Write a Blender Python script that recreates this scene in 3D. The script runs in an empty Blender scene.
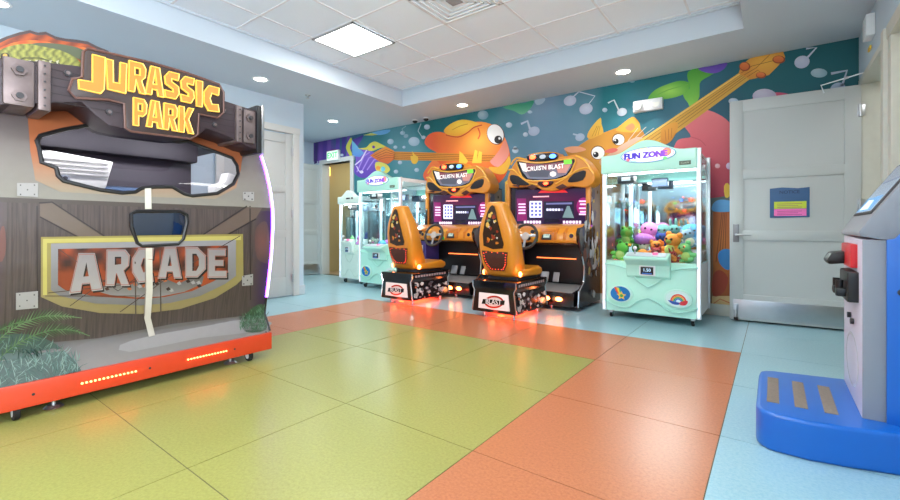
import bpy, bmesh, math, random
from mathutils import Vector, Matrix, geometry
random.seed(7)
SC = bpy.context.scene
COLL = SC.collection
PI = math.pi
# ---------------------------------------------------------------- survey of the room (camera station, metres)
F = 431.0; TH = math.atan(323/F); CT, ST = math.cos(TH), math.sin(TH); EYE = 1.0
def ray(px, py):
    a = (px-450)/F; b = (228-py)/F
    return (a*CT-ST, a*ST+CT, b)
def on_y(px, py, yy):
    r = ray(px, py); t = yy/r[1]; return Vector((t*r[0], yy, EYE+t*r[2]))
def on_x(px, py, xx):
    r = ray(px, py); t = xx/r[0]; return Vector((xx, t*r[1], EYE+t*r[2]))
# ---------------------------------------------------------------- colour + materials
def lin(c):
    return tuple(((v/255)/12.92 if v/255 <= .04045 else ((v/255+.055)/1.055)**2.4) for v in c)
def mixc(a, b, t):
    t = max(0, min(1, t)); return tuple(a[i]*(1-t)+b[i]*t for i in range(3))
MATS = {}
def nd(nt, typ, **kw):
    n = nt.nodes.new(typ)
    for k, v in kw.items(): n.inputs[k.replace('_', ' ')].default_value = v
    return n
def M(name, rgb=(200,200,200), rough=.5, metal=0, emit=0, ecol=None, var=.06, scale=18, bump=0, coat=0, attr=False, spec=.5):
    if name in MATS: return MATS[name]
    m = bpy.data.materials.new(name); m.use_nodes = True; nt = m.node_tree
    b = nt.nodes['Principled BSDF']; L = nt.links
    b.inputs['Roughness'].default_value = rough; b.inputs['Metallic'].default_value = metal
    b.inputs['Coat Weight'].default_value = coat; b.inputs['Coat Roughness'].default_value = .1
    b.inputs['Specular IOR Level'].default_value = spec
    tc = nt.nodes.new('ShaderNodeTexCoord')
    nz = nd(nt, 'ShaderNodeTexNoise', Scale=float(scale), Detail=3.0)
    L.new(tc.outputs['Object'], nz.inputs['Vector'])
    if attr:
        at = nt.nodes.new('ShaderNodeAttribute'); at.attribute_name = 'Col'; src = at.outputs['Color']
    else:
        rg = nt.nodes.new('ShaderNodeRGB'); rg.outputs[0].default_value = (*lin(rgb), 1); src = rg.outputs[0]
    hs = nt.nodes.new('ShaderNodeHueSaturation')
    mr = nt.nodes.new('ShaderNodeMapRange'); mr.inputs['To Min'].default_value = 1-var; mr.inputs['To Max'].default_value = 1+var
    L.new(nz.outputs['Fac'], mr.inputs['Value']); L.new(mr.outputs['Result'], hs.inputs['Value']); L.new(src, hs.inputs['Color'])
    L.new(hs.outputs['Color'], b.inputs['Base Color'])
    if emit:
        if ecol: b.inputs['Emission Color'].default_value = (*lin(ecol), 1)
        else: L.new(src, b.inputs['Emission Color'])
        b.inputs['Emission Strength'].default_value = emit
    if bump:
        bp = nd(nt, 'ShaderNodeBump', Strength=float(bump), Distance=.01); L.new(nz.outputs['Fac'], bp.inputs['Height'])
        L.new(bp.outputs['Normal'], b.inputs['Normal'])
    MATS[name] = m; return m
def glassy(name, tint=(235,245,248), gloss=.12, rough=.02):
    if name in MATS: return MATS[name]
    m = bpy.data.materials.new(name); m.use_nodes = True; nt = m.node_tree; nt.nodes.clear()
    o = nt.nodes.new('ShaderNodeOutputMaterial'); mx = nt.nodes.new('ShaderNodeMixShader')
    t = nt.nodes.new('ShaderNodeBsdfTransparent'); g = nt.nodes.new('ShaderNodeBsdfGlossy')
    t.inputs[0].default_value = (*lin(tint), 1); g.inputs['Roughness'].default_value = rough
    lw = nt.nodes.new('ShaderNodeLayerWeight'); lw.inputs[0].default_value = .2
    mm = nt.nodes.new('ShaderNodeMath'); mm.operation = 'MULTIPLY_ADD'; mm.inputs[1].default_value = .5; mm.inputs[2].default_value = gloss*.5
    nt.links.new(lw.outputs['Fresnel'], mm.inputs[0]); nt.links.new(mm.outputs[0], mx.inputs[0])
    nt.links.new(t.outputs[0], mx.inputs[1]); nt.links.new(g.outputs[0], mx.inputs[2]); nt.links.new(mx.outputs[0], o.inputs[0])
    MATS[name] = m; return m
ART = M('printed_art', attr=True, rough=.45, var=.05, scale=30)
ARTG = M('printed_art_glossy', attr=True, rough=.2, var=.03, scale=30)
ARTE = M('backlit_art', attr=True, rough=.4, emit=.55, var=.02)
ARTS = M('screen_art', attr=True, rough=.2, emit=.75, var=.02)
ARTW = M('wallpaper_art', attr=True, rough=.6, var=.05, scale=6)
# ---------------------------------------------------------------- 2-D helpers
def spl(pts, n=4, closed=True):
    out = []; N = len(pts); rng = range(N if closed else N-1)
    g = (lambda i: pts[i % N]) if closed else (lambda i: pts[max(0, min(N-1, i))])
    for i in rng:
        p0, p1, p2, p3 = g(i-1), g(i), g(i+1), g(i+2)
        for k in range(n):
            t = k/n; t2, t3 = t*t, t*t*t
            out.append(tuple(.5*((2*p1[a])+(-p0[a]+p2[a])*t+(2*p0[a]-5*p1[a]+4*p2[a]-p3[a])*t2+(-p0[a]+3*p1[a]-3*p2[a]+p3[a])*t3) for a in range(len(p1))))
    if not closed: out.append(pts[-1])
    return out
def ell(cx, cy, rx, ry=None, n=20, rot=0):
    ry = rx if ry is None else ry; c, s = math.cos(rot), math.sin(rot)
    return [(cx+rx*math.cos(a)*c-ry*math.sin(a)*s, cy+rx*math.cos(a)*s+ry*math.sin(a)*c) for a in (2*PI*i/n for i in range(n))]
def strk(pts, w):
    L_, R_ = [], []
    for i, p in enumerate(pts):
        a = pts[max(0, i-1)]; b = pts[min(len(pts)-1, i+1)]
        d = math.hypot(b[0]-a[0], b[1]-a[1]) or 1; nx, ny = -(b[1]-a[1])/d*w/2, (b[0]-a[0])/d*w/2
        L_.append((p[0]+nx, p[1]+ny)); R_.append((p[0]-nx, p[1]-ny))
    return L_+R_[::-1]
def rrect(x0, x1, y0, y1, r, n=5):
    o = []
    for cx, cy, a0 in ((x1-r, y1-r, 0), (x0+r, y1-r, 90), (x0+r, y0+r, 180), (x1-r, y0+r, 270)):
        for k in range(n+1):
            a = math.radians(a0+90*k/n); o.append((cx+r*math.cos(a), cy+r*math.sin(a)))
    return o
def rad(cx, cy, rx, ry, ci, co):
    return lambda u, v: mixc(ci, co, math.hypot((u-cx)/rx, (v-cy)/ry))
def gv(a, b, ca, cb, ax=1):
    return lambda u, v: mixc(ca, cb, ((u, v)[ax]-a)/(b-a))
_tc = {}
def text_tris(s, bold=.0):
    if (s, bold) in _tc: return _tc[(s, bold)]
    cu = bpy.data.curves.new('t', 'FONT'); cu.body = s; cu.align_x = 'CENTER'; cu.align_y = 'CENTER'; cu.offset = bold; cu.resolution_u = 3
    ob = bpy.data.objects.new('t', cu); COLL.objects.link(ob); bpy.context.view_layer.update()
    me = ob.evaluated_get(bpy.context.evaluated_depsgraph_get()).to_mesh(); me.calc_loop_triangles()
    v = [tuple(x.co)[:2] for x in me.vertices]; t = [[v[i] for i in tr.vertices] for tr in me.loop_triangles]
    bpy.data.objects.remove(ob); bpy.data.curves.remove(cu); _tc[(s, bold)] = t; return t
# ---------------------------------------------------------------- mesh builder
def basis(o):
    m = Matrix.Translation(o.location) @ o.rotation_euler.to_matrix().to_4x4()
    return basis(o.parent) @ m if o.parent else m
class MB:
    def __init__(s): s.bm = bmesh.new(); s.cl = s.bm.loops.layers.float_color.new('Col'); s.mats = []; s.gain = 1.0
    def sl(s, m):
        if m not in s.mats: s.mats.append(m)
        return s.mats.index(m)
    def _in(s, t, mat, col=None, X=None):
        i = s.sl(mat); mp = {}
        for v in t.verts: mp[v] = s.bm.verts.new(X @ v.co if X else v.co)
        c = (*lin(col), 1) if col else (1, 1, 1, 1)
        for f in t.faces:
            try: nf = s.bm.faces.new([mp[v] for v in f.verts])
            except ValueError: continue
            nf.material_index = i
            for l in nf.loops: l[s.cl] = c
        t.free(); return s
    def box(s, x0, x1, y0, y1, z0, z1, mat, bev=0, col=None, X=None, seg=2):
        t = bmesh.new(); bmesh.ops.create_cube(t, size=1)
        for v in t.verts: v.co = Vector(((x0+x1)/2+v.co.x*(x1-x0), (y0+y1)/2+v.co.y*(y1-y0), (z0+z1)/2+v.co.z*(z1-z0)))
        if bev: bmesh.ops.bevel(t, geom=t.edges[:], offset=bev, segments=seg, affect='EDGES', profile=.6)
        return s._in(t, mat, col, X)
    def prism(s, poly, ax, a, b, mat, bev=0, col=None, X=None, seg=2):
        def P(u, v, w): return {'x': (w, u, v), 'y': (u, w, v), 'z': (u, v, w)}[ax]
        t = bmesh.new(); A = [t.verts.new(P(u, v, a)) for u, v in poly]; B = [t.verts.new(P(u, v, b)) for u, v in poly]
        t.faces.new(A); t.faces.new(B[::-1]); n = len(poly)
        for i in range(n): t.faces.new((A[i], B[i], B[(i+1) % n], A[(i+1) % n]))
        bmesh.ops.recalc_face_normals(t, faces=t.faces[:])
        if bev: bmesh.ops.bevel(t, geom=[e for e in t.edges if e.calc_face_angle(0) > .5], offset=bev, segments=seg, affect='EDGES', profile=.6)
        return s._in(t, mat, col, X)
    def loft(s, rings, mat, caps=True, closed=True, col=None, X=None):
        t = bmesh.new(); R = [[t.verts.new(p) for p in r] for r in rings]; n = len(R[0])
        for i in range(len(R)-1):
            for k in range(n if closed else n-1): t.faces.new((R[i][k], R[i][(k+1) % n], R[i+1][(k+1) % n], R[i+1][k]))
        if caps: t.faces.new(R[0]); t.faces.new(R[-1][::-1])
        bmesh.ops.recalc_face_normals(t, faces=t.faces[:])
        return s._in(t, mat, col, X)
    def cyl(s, p0, p1, r0, mat, r1=None, n=16, col=None, X=None, bev=0):
        p0, p1 = Vector(p0), Vector(p1); r1 = r0 if r1 is None else r1; d = (p1-p0); q = d.to_track_quat('Z', 'Y'); L_ = d.length
        lv = [(0, r0), (L_, r1)] if not bev else [(0, r0-bev), (bev, r0), (L_-bev, r1), (L_, r1-bev)]
        return s.loft([[p0+q @ Vector((r*math.cos(2*PI*k/n), r*math.sin(2*PI*k/n), z)) for k in range(n)] for z, r in lv], mat, col=col, X=X)
    def tube(s, pts, r, mat, n=8, closed=False, col=None, X=None):
        pts = [Vector(p) for p in pts]; N = len(pts); rings = []; up = None
        for i in range(N):
            d = (pts[(i+1) % N]-pts[i-1]) if closed else (pts[min(i+1, N-1)]-pts[max(i-1, 0)])
            d.normalize()
            if up is None: up = d.orthogonal().normalized()
            up = (up-d*up.dot(d)).normalized(); w = d.cross(up)
            rings.append([pts[i]+(up*math.cos(2*PI*k/n)+w*math.sin(2*PI*k/n))*r for k in range(n)])
        if closed: rings.append(rings[0])
        return s.loft(rings, mat, caps=not closed, col=col, X=X)
    def ball(s, c, r, mat, seg=14, col=None, X=None, rot=None):
        t = bmesh.new(); bmesh.ops.create_uvsphere(t, u_segments=seg, v_segments=max(6, seg*2//3), radius=1)
        r = (r, r, r) if isinstance(r, (int, float)) else r
        for v in t.verts:
            p = Vector((v.co.x*r[0], v.co.y*r[1], v.co.z*r[2]))
            if rot: p = rot @ p
            v.co = p+Vector(c)
        return s._in(t, mat, col, X)
    def flat(s, loops, fn, mat, col=(255,255,255), us=None, vs=None, X=None):
        if loops and isinstance(loops[0][0], (int, float)): loops = [loops]
        fl = [p for l in loops for p in l]
        tris = geometry.tessellate_polygon([[Vector((u, v, 0)) for u, v in l] for l in loops])
        t = bmesh.new(); V = [t.verts.new((u, v, 0)) for u, v in fl]
        for a in tris:
            try: t.faces.new([V[i] for i in a])
            except ValueError: pass
        for st, ax in ((us, 0), (vs, 1)):
            if not st: continue
            lo = min(p[ax] for p in fl); hi = max(p[ax] for p in fl); k = lo+st
            while k < hi-1e-6:
                nrm = Vector((0, 0, 0)); nrm[ax] = 1; co = Vector((0, 0, 0)); co[ax] = k
                bmesh.ops.bisect_plane(t, geom=t.verts[:]+t.edges[:]+t.faces[:], plane_co=co, plane_no=nrm, dist=1e-7); k += st
        i = s.sl(mat); mp = {}; cc = {}
        for v in t.verts:
            p = Vector(fn(v.co.x, v.co.y)); mp[v] = s.bm.verts.new(X @ p if X else p)
            cc[v] = (*(q*s.gain for q in lin(col(v.co.x, v.co.y) if callable(col) else col)), 1)
        for f in t.faces:
            try: nf = s.bm.faces.new([mp[v] for v in f.verts])
            except ValueError: continue
            nf.material_index = i
            for l, v in zip(nf.loops, f.verts): l[s.cl] = cc[v]
        t.free(); return s
    def text(s, txt, fn, size, mat, col, bold=0, cx=0, cy=0, sx=1, shear=0):
        for tr in text_tris(txt, bold):
            i = s.sl(mat); vs = []
            for u, v in tr:
                uu, vv = (u*sx+shear*v)*size+cx, v*size+cy; vs.append((s.bm.verts.new(fn(uu, vv)), uu, vv))
            try: f = s.bm.faces.new([a[0] for a in vs])
            except ValueError: continue
            f.material_index = i
            for l, a in zip(f.loops, vs): l[s.cl] = (*lin(col(a[1], a[2]) if callable(col) else col), 1)
        return s
    def build(s, name, parent=None, world=False, ang=38):
        me = bpy.data.meshes.new(name)
        if world and parent: s.bm.transform(basis(parent).inverted())
        s.bm.to_mesh(me); s.bm.free()
        for m in s.mats: me.materials.append(m)
        if len(me.polygons): me.shade_smooth(); me.set_sharp_from_angle(angle=math.radians(ang))
        o = bpy.data.objects.new(name, me); COLL.objects.link(o)
        if parent: o.parent = parent
        return o
def tag(o, label=None, cat=None, group=None, kind=None):
    if label: o['label'] = label
    if cat: o['category'] = cat
    if group: o['group'] = group
    if kind: o['kind'] = kind
    return o
def thing(name, label, cat, loc=(0,0,0), rz=0, group=None):
    o = bpy.data.objects.new(name, None); o.location = loc; o.rotation_euler = (0, 0, rz); o.empty_display_size = .1
    COLL.objects.link(o); return tag(o, label, cat, group)
def dup(o, loc=None, rz=None, label=None, group=None, parent=None):
    c = o.copy(); COLL.objects.link(c); c.parent = parent
    for ch in o.children: dup(ch, parent=c)
    if loc is not None: c.location = loc
    if rz is not None: c.rotation_euler = (0, 0, rz)
    if label: c['label'] = label
    if group: c['group'] = group
    return c
# ---------------------------------------------------------------- common materials
white = M('white_plastic', (232,236,238), .35); black = M('black_plastic', (22,22,24), .4); dark = M('dark_grey', (45,44,48), .5)
steel = M('brushed_steel', (190,192,195), .3, metal=.9); chrome = M('chrome', (220,220,222), .12, metal=1)
rubber = M('rubber', (18,18,18), .8); mint = M('mint_plastic', (188,244,226), .3, coat=.3, var=.02)
mintd = M('mint_dark_line', (172,228,214), .35, var=.02)  # slightly darker mint for the embossed lines
wallp = M('wall_paint', (192,210,222), .75, var=.015, scale=3, bump=.02)
ceilp = M('soffit_paint', (196,208,218), .8, var=.01, scale=3)
trimp = M('trim_paint', (205,207,204), .45, var=.01, scale=4)
doorp = M('door_paint', (188,193,192), .4, var=.01, scale=4)
MT = lambda b: b
# ---------------------------------------------------------------- FLOOR
def floor_mat(name, rgb, spk):
    m = M(name, rgb, .28, var=.05, scale=2.2, spec=.5); nt = m.node_tree; b = nt.nodes['Principled BSDF']; L = nt.links
    hs = next(n for n in nt.nodes if n.type == 'HUE_SAT'); tc = next(n for n in nt.nodes if n.type == 'TEX_COORD')
    vz = nd(nt, 'ShaderNodeTexNoise', Scale=75.0, Detail=5.0, Roughness=.7); L.new(tc.outputs['Object'], vz.inputs['Vector'])
    cr = nt.nodes.new('ShaderNodeValToRGB'); cr.color_ramp.elements[0].position = .38; cr.color_ramp.elements[1].position = .66
    L.new(vz.outputs['Fac'], cr.inputs['Fac'])
    mx = nt.nodes.new('ShaderNodeMix'); mx.data_type = 'RGBA'; mx.inputs[7].default_value = (*lin(spk), 1)
    ml = nt.nodes.new('ShaderNodeMath'); ml.operation = 'MULTIPLY'; ml.inputs[1].default_value = .8
    L.new(cr.outputs[0], ml.inputs[0]); L.new(ml.outputs[0], mx.inputs[0]); L.new(hs.outputs[0], mx.inputs[6]); L.new(mx.outputs[2], b.inputs['Base Color'])
    bp = nd(nt, 'ShaderNodeBump', Strength=.12, Distance=.004); L.new(vz.outputs['Fac'], bp.inputs['Height']); L.new(bp.outputs[0], b.inputs['Normal'])
    return m
fg = floor_mat('floor_green', (162,162,90), (140,140,72)); fo = floor_mat('floor_orange', (196,124,84), (172,102,68)); fb = floor_mat('floor_blue', (140,184,198), (172,202,208))
seam = M('floor_seam', (96,92,70), .7); ft = M('corridor_tile', (168,150,120), .35)
mb = MB()
xs = [-8.1, -7.19, -6.32, -5.45, -4.57, -3.70, -2.82, -1.95, -1.08, -.205, .72]
ys = [-5.4, -4.2, -3.37, -2.54, -1.71, -.88, -.05, .78, 1.61, 2.44, 3.28, 4.17, 5.0, 5.8]
mb.box(-8.3, 1.9, -5.6, 5.95, -.12, -.002, seam)
for i in range(len(xs)-1):
    for j in range(len(ys)-1):
        x0, x1, y0, y1 = xs[i], xs[i+1], ys[j], ys[j+1]; g = .0022
        m = fg if (-3.71 < x0 and x1 < -1.0 and -3.4 < y0 and y1 < 3.3) else (fo if (-4.6 < x0 and x1 < -.1 and -4.3 < y0 and y1 < 4.2) else fb)
        mb.box(x0+g, x1-g, y0+g, y1-g, -.01, 0, m)
mb.box(.72, 1.9, 4.3, 5.95, -.01, -.0005, fb)
tag(mb.build('floor'), kind='structure')
mb = MB(); mb.box(-8.3, -6.2, 5.95, 9.0, -.12, 0, ft)
for k in range(8):
    mb.flat(ell(-7.9+.22*(k % 4)*2, 6.6+.5*(k//4), .12, .12, 8), lambda u, v: (u, v, .0006), M('corridor_tile_motif', (120,98,72), .4))
tag(mb.build('floor.001'), kind='structure')
# ---------------------------------------------------------------- WALLS + CEILING
HC, HT, YB = 2.875, 3.12, 5.8
def S(name, *boxes, m=wallp, bev=0):
    b = MB()
    for q in boxes: b.box(*q, m, bev)
    return tag(b.build(name), kind='structure')
beige = M('corridor_paint', (184,172,128), .7, var=.01)
S('wall_back', (-8.3, -7.85, YB, YB+.15, 0, 3.3), (-6.83, .72, YB, YB+.15, 0, 3.3), (-7.85, -6.83, YB, YB+.15, 2.37, 3.3))
S('wall_left', (-5.85, -5.7, -5.5, 3.9, 0, 3.3))
S('wall_alcove', (-8.1, -5.85, 3.75, 3.9, 0, 3.3)); S('wall_far_left', (-8.3, -8.1, 3.75, YB, 0, 3.3))
S('wall_right', (.68, .82, 5.66, YB, 0, 3.3), (.68, .82, 4.40, 4.55, 0, 3.3), (.68, .82, 4.55, 5.66, 2.38, 3.3), (.68, .82, 3.3, 4.40, 2.38, 3.3), (.68, .82, .7, 3.3, 0, 3.3),
  (.68, .82, -5.5, .7, 0, .5), (.68, .82, -5.5, .7, 2.4, 3.3), (.68, .82, -5.5, -4.6, .5, 2.4), (.68, .82, -2.05, -1.85, .5, 2.4))
S('wall_rear', (-5.85, .82, -5.55, -5.4, 0, 3.3))
S('wall_beyond', (1.75, 1.9, 3.2, 5.95, 0, 3.0), (.82, 1.9, 5.8, 5.95, 0, 3.0), (.82, 1.75, 3.15, 3.3, 0, 3.0), m=M('paint_beyond', (205,208,196), .6))
S('ceiling_beyond', (.82, 1.9, 3.15, 5.95, 2.7, 2.8), m=ceilp)
S('wall_corridor', (-8.3, -8.15, YB+.15, 9.0, 0, 2.9), (-6.35, -6.2, YB+.15, 9.0, 0, 2.9), (-8.3, -6.2, 8.3, 8.45, 0, 2.9), m=beige)
S('ceiling_corridor', (-8.3, -6.2, YB+.15, 8.45, 2.75, 2.9), m=beige)
# soffit around the raised tray
tx0, tx1, ty0, ty1 = -4.585, -.22, -4.9, 4.89
mb = MB()
for q in ((-8.3, tx0, -5.5, 5.95), (tx1, .85, -5.5, 5.95), (tx0, tx1, ty1, 5.95), (tx0, tx1, -5.5, ty0)): mb.box(*q, HC, 3.3, ceilp)
# cove edge strips
for (a, b) in (((tx0+.012, ty0), (tx0+.012, ty1)), ((tx1-.012, ty0), (tx1-.012, ty1)), ((tx0, ty1-.012), (tx1, ty1-.012)), ((tx0, ty0+.012), (tx1, ty0+.012))):
    mb.cyl((*a, HT-.004), (*b, HT-.004), .014, ceilp, n=8)
tag(mb.build('ceiling'), kind='structure')
tile = M('acoustic_tile', (234,243,250), .9, var=.02, scale=60, bump=.08); grid = M('ceiling_grid', (226,226,228), .6)
mb = MB(); mb.box(tx0, tx1, ty0, ty1, HT+.006, HT+.06, tile)
gx = [-.66-.69*k for k in range(-0, 6)]; gy = [4.81-.625*k for k in range(16)]
for x in gx: mb.box(x-.009, x+.009, ty0, ty1, HT, HT+.01, grid)
for y in gy: mb.box(tx0, tx1, y-.009, y+.009, HT, HT+.01, grid)
tag(mb.build('ceiling.001'), kind='structure')
# baseboards
bb = M('baseboard_paint', (196,206,212), .5)
S('baseboard_left', (-5.7, -5.682, -5.4, 2.62, 0, .14), (-5.7, -5.682, 3.80, 3.918, 0, .14), (-8.1, -5.70, 3.9, 3.918, 0, .14), m=bb, bev=.004)
S('baseboard_back', (-6.74, .66, YB-.022, YB-.008, 0, .13), m=M('baseboard_cream', (196,198,186), .5), bev=.004)
S('baseboard_rear', (-5.68, .66, -5.4, -5.385, 0, .14), m=bb)
S('baseboard_right', (.66, .68, .7, 3.3, 0, .14), (.66, .68, -5.38, .7, 0, .14), m=bb, bev=.004)
# windows in the right-hand wall, behind the camera
pane = glassy('window_glass', (250,252,255), .08)
for n, (a, b) in enumerate(((-4.6, -2.05), (-1.85, .7)), 1):
    mb = MB()
    for q in ((a, b, .5, .56), (a, b, 2.34, 2.4), (a, a+.05, .5, 2.4), (b-.05, b, .5, 2.4), ((a+b)/2-.025, (a+b)/2+.025, .5, 2.4)): mb.box(.71, .77, *q, white, .004)
    mb.box(.735, .741, a+.04, b-.04, .55, 2.35, pane); tag(mb.build('window_%d' % n), kind='structure')
# ---------------------------------------------------------------- DOORS
def leaf(w, h, rails, m=doorp):
    b = MB(); b.box(.02, w-.02, .012, .033, .02, h-.02, m)
    b.box(0, .12, 0, .045, 0, h, m, .004); b.box(w-.12, w, 0, .045, 0, h, m, .004)
    for z0, z1 in rails: b.box(.118, w-.118, 0, .045, z0, z1, m, .004)
    return b
RA = ((0, .27), (.85, .95), (1.50, 1.60), (2.22, 2.345))
def door_hw(o, w, side, kick=True, hx=None):
    for z in (.25, 1.2, 2.1):
        b = MB(); b.cyl((hx-.006, -.014, z-.06), (hx-.006, -.014, z+.06), .013, steel, n=10, bev=.002); b.box(hx-.03, hx+.03, -.003, .001, z-.055, z+.055, steel, .001); b.build('hinge', o)
    if kick:
        for z in (0,): b = MB(); b.box(.03, w-.03, -.004, 0, .02, .215, steel, .0015); b.build('kick_plate', o)
# door_1: open leaf lying near the mural wall, hinged on the right-hand wall
mb = leaf(1.05, 2.345, RA); d1 = mb.build('door_1'); d1.location = (-.375, 5.545, .02); d1.rotation_euler = (0, 0, math.atan2(.075, 1.05)); tag(d1, kind='structure')
door_hw(d1, 1.05, 1, True, 1.047)
b = MB(); b.box(.03, .085, -.008, 0, .83, 1.02, M('lock_steel', (132,132,134), .4, metal=.6), .003); b.build('lock_plate', d1)
b = MB(); b.cyl((.058, -.005, .91), (.058, -.06, .91), .012, steel); b.tube([(.058, -.055, .91), (.075, -.06, .91), (.19, -.058, .908)], .010, steel); b.build('lever_handle', d1)
b = MB(); b.box(.035, .075, -.02, -.004, .06, .17, steel, .004); b.cyl((.055, -.02, .10), (.055, -.035, .02), .010, steel); b.cyl((.055, -.034, .03), (.055, -.04, .0), .018, rubber); b.build('kick_down_stop', d1)
b = MB()
e0 = on_y(824, 93, 5.60); e1 = on_y(821, 85.5, 5.55); e2 = Vector((.672, 5.50, on_y(864.5, 75.3, 5.6).z)); iv = basis(d1).inverted()
b.tube([e0, e1, e1+(e2-e1)*.4, e2], .006, white, X=iv); b.tube([e1+(e2-e1)*.55, e1+(e2-e1)*.66], .012, steel, X=iv); b.build('closer_arm', d1)
def label_plane(mx): return lambda u, v, off=0: mx @ Vector((u, -.001-off, v))
# notice sleeve on the open door
nt_ = thing('notice_sleeve', 'blue notice sleeve with green and pink slips taped to the open grey door', 'sign', loc=(-.375, 5.545, .02), rz=math.atan2(.075, 1.05))
b = MB(); x0, x1, z0, z1 = .35, .67, 1.085, 1.40
b.prism([(x0, z0), (x1, z0+.005), (x1, z1-.01), (x1-.09, z1-.018), (x0+.1, z1-.004), (x0, z1-.012)], 'y', .004, .0115, M('sleeve_blue', (52,92,138), .35)); b.build('sleeve', nt_)
def slip(name, za, zb, c, ink):
    b = MB(); b.box(x0+.035, x1-.025, .001, .0038, za, zb, M(name+'_paper', c, .6))
    for k in range(3):
        zz = zb-.022-(zb-za-.02)/3*k; b.box(x0+.06, x1-.06-.03*(k % 2), .0002, .0012, zz-.004, zz, M('ink', ink, .6))
    b.build(name, nt_)
slip('pink_slip', z0+.018, z0+.09, (240,120,190), (150,60,110)); slip('green_slip', z0+.093, z0+.165, (196,214,70), (110,120,40))
b = MB(); b.text('NOTICE', lambda u, v: (u, .003, v), .045, M('sleeve_ink', (28,52,86), .5), (30,50,80), .01, (x0+x1)/2, z1-.055); b.build('heading', nt_)
# door_2: closed on left wall (facing +x); leaf local x runs along -y
R90 = PI/2
mb = leaf(1.0, 2.36, RA); d2 = mb.build('door_2'); d2.location = (-5.672, 2.70, .015); d2.rotation_euler = (0, 0, R90); tag(d2, kind='structure')
door_hw(d2, 1.0, 1, False, .997)
S('trim_1', (-5.70, -5.655, 3.70, 3.80, 0, 2.385), (-5.70, -5.655, 2.60, 2.70, 0, 2.385), (-5.70, -5.652, 2.59, 3.81, 2.385, 2.48), m=trimp, bev=.006)
# door_3: leaf swung open in the far alcove
mb = leaf(1.0, 2.345, RA); d3 = mb.build('door_3'); d3.location = (-7.93, 4.84, .015); d3.rotation_euler = (0, 0, math.radians(85)); tag(d3, kind='structure')
door_hw(d3, 1.0, 1, True, .98)
b = MB(); b.box(.03, .085, -.008, 0, .83, 1.02, steel, .003); b.tube([(.058, 0, .91), (.058, -.055, .91), (.19, -.058, .908)], .010, steel); b.build('lever_handle', d3)
S('trim_2', (-7.85, -7.77, YB-.03, YB+.17, 0, 2.37), (-6.86, -6.76, YB-.03, YB+.17, 0, 2.37), (-7.86, -6.75, YB-.033, YB+.17, 2.37, 2.46), m=trimp, bev=.005)
# frames on right wall
S('trim_3', (.665, .84, 5.64, 5.70, 0, 2.38), (.65, .85, 4.46, 4.56, 0, 2.47), (.66, .85, 4.50, 5.70, 2.37, 2.42), (.665, .84, 4.30, 4.40, 0, 2.38), (.66, .85, 3.3, 4.42, 2.37, 2.47), m=M('frame_paint', (208,208,196), .45), bev=.005)
mb = leaf(.95, 2.33, RA, M('door_paint_beyond', (210,212,204), .45)); d5 = mb.build('door_4'); d5.location = (1.735, 4.35, .02); d5.rotation_euler = (0, 0, R90); tag(d5, kind='structure')
# corridor door
mb = leaf(.9, 2.1, ((0, .2), (.85, .95), (1.98, 2.1)), M('door_tan', (196,168,112), .5)); d6 = mb.build('door_5'); d6.location = (-7.35, 8.24, .02); tag(d6, kind='structure')
# ---------------------------------------------------------------- MURAL
def mf(layer): return lambda u, v: on_y(u, v, YB-.003-.0006*layer)
root = thing('mural', 'long underwater cartoon music mural covering the back wall', 'mural', loc=(-3.4, YB, 0))
AN = [(316,150,(84,56,140)),(325,158,(110,70,165)),(345,140,(44,90,120)),(375,150,(30,112,118)),(375,175,(35,120,125)),(400,138,(86,142,152)),(412,150,(92,148,160)),(430,128,(18,104,108)),(460,118,(22,104,112)),
      (485,112,(34,112,124)),(508,118,(72,126,142)),(520,150,(92,134,156)),(540,105,(118,148,172)),(552,140,(104,142,168)),(580,125,(104,144,166)),(590,100,(92,138,156)),(606,98,(14,116,124)),(612,128,(40,120,136)),
      (640,112,(52,124,142)),(650,86,(18,106,116)),(672,112,(58,112,132)),(700,140,(66,100,122)),(722,104,(36,92,112)),(760,84,(10,94,104)),(800,76,(8,94,102)),(850,58,(8,90,98)),(850,90,(10,92,100)),(606,230,(60,110,130)),(724,260,(150,110,80)),(500,250,(70,110,140)),(430,240,(60,90,150))]
AW = [(on_y(a, b, YB), c) for a, b, c in AN]
def bgc(u, v):
    p = Vector((u, YB, v)); w = 0; c = [0, 0, 0]
    for q, k in AW:
        t = 1/((p-q).length_squared+.01)**2; w += t
        for i in range(3): c[i] += k[i]*t
    return tuple(x/w for x in c)
mb = MB()
mb.flat([[(-8.1, 2.46), (-8.1, HC-.001), (.675, HC-.001), (.675, .0), (-6.76, .0), (-6.76, 2.46)]], lambda u, v: (u, YB-.003, v), ARTW, bgc, .14, .14)
def sh(pts, layer, col, us=5, smooth=0):
    if smooth: pts = spl(pts, smooth)
    mb.flat(pts, mf(layer), ARTW, col, us if callable(col) else None, us if callable(col) else None)
# light shafts
for q, k in (([(508,112),(540,106),(520,170),(490,200)], .35), ([(560,99),(603,90),(590,150),(545,170)], .3)):
    pass
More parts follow.
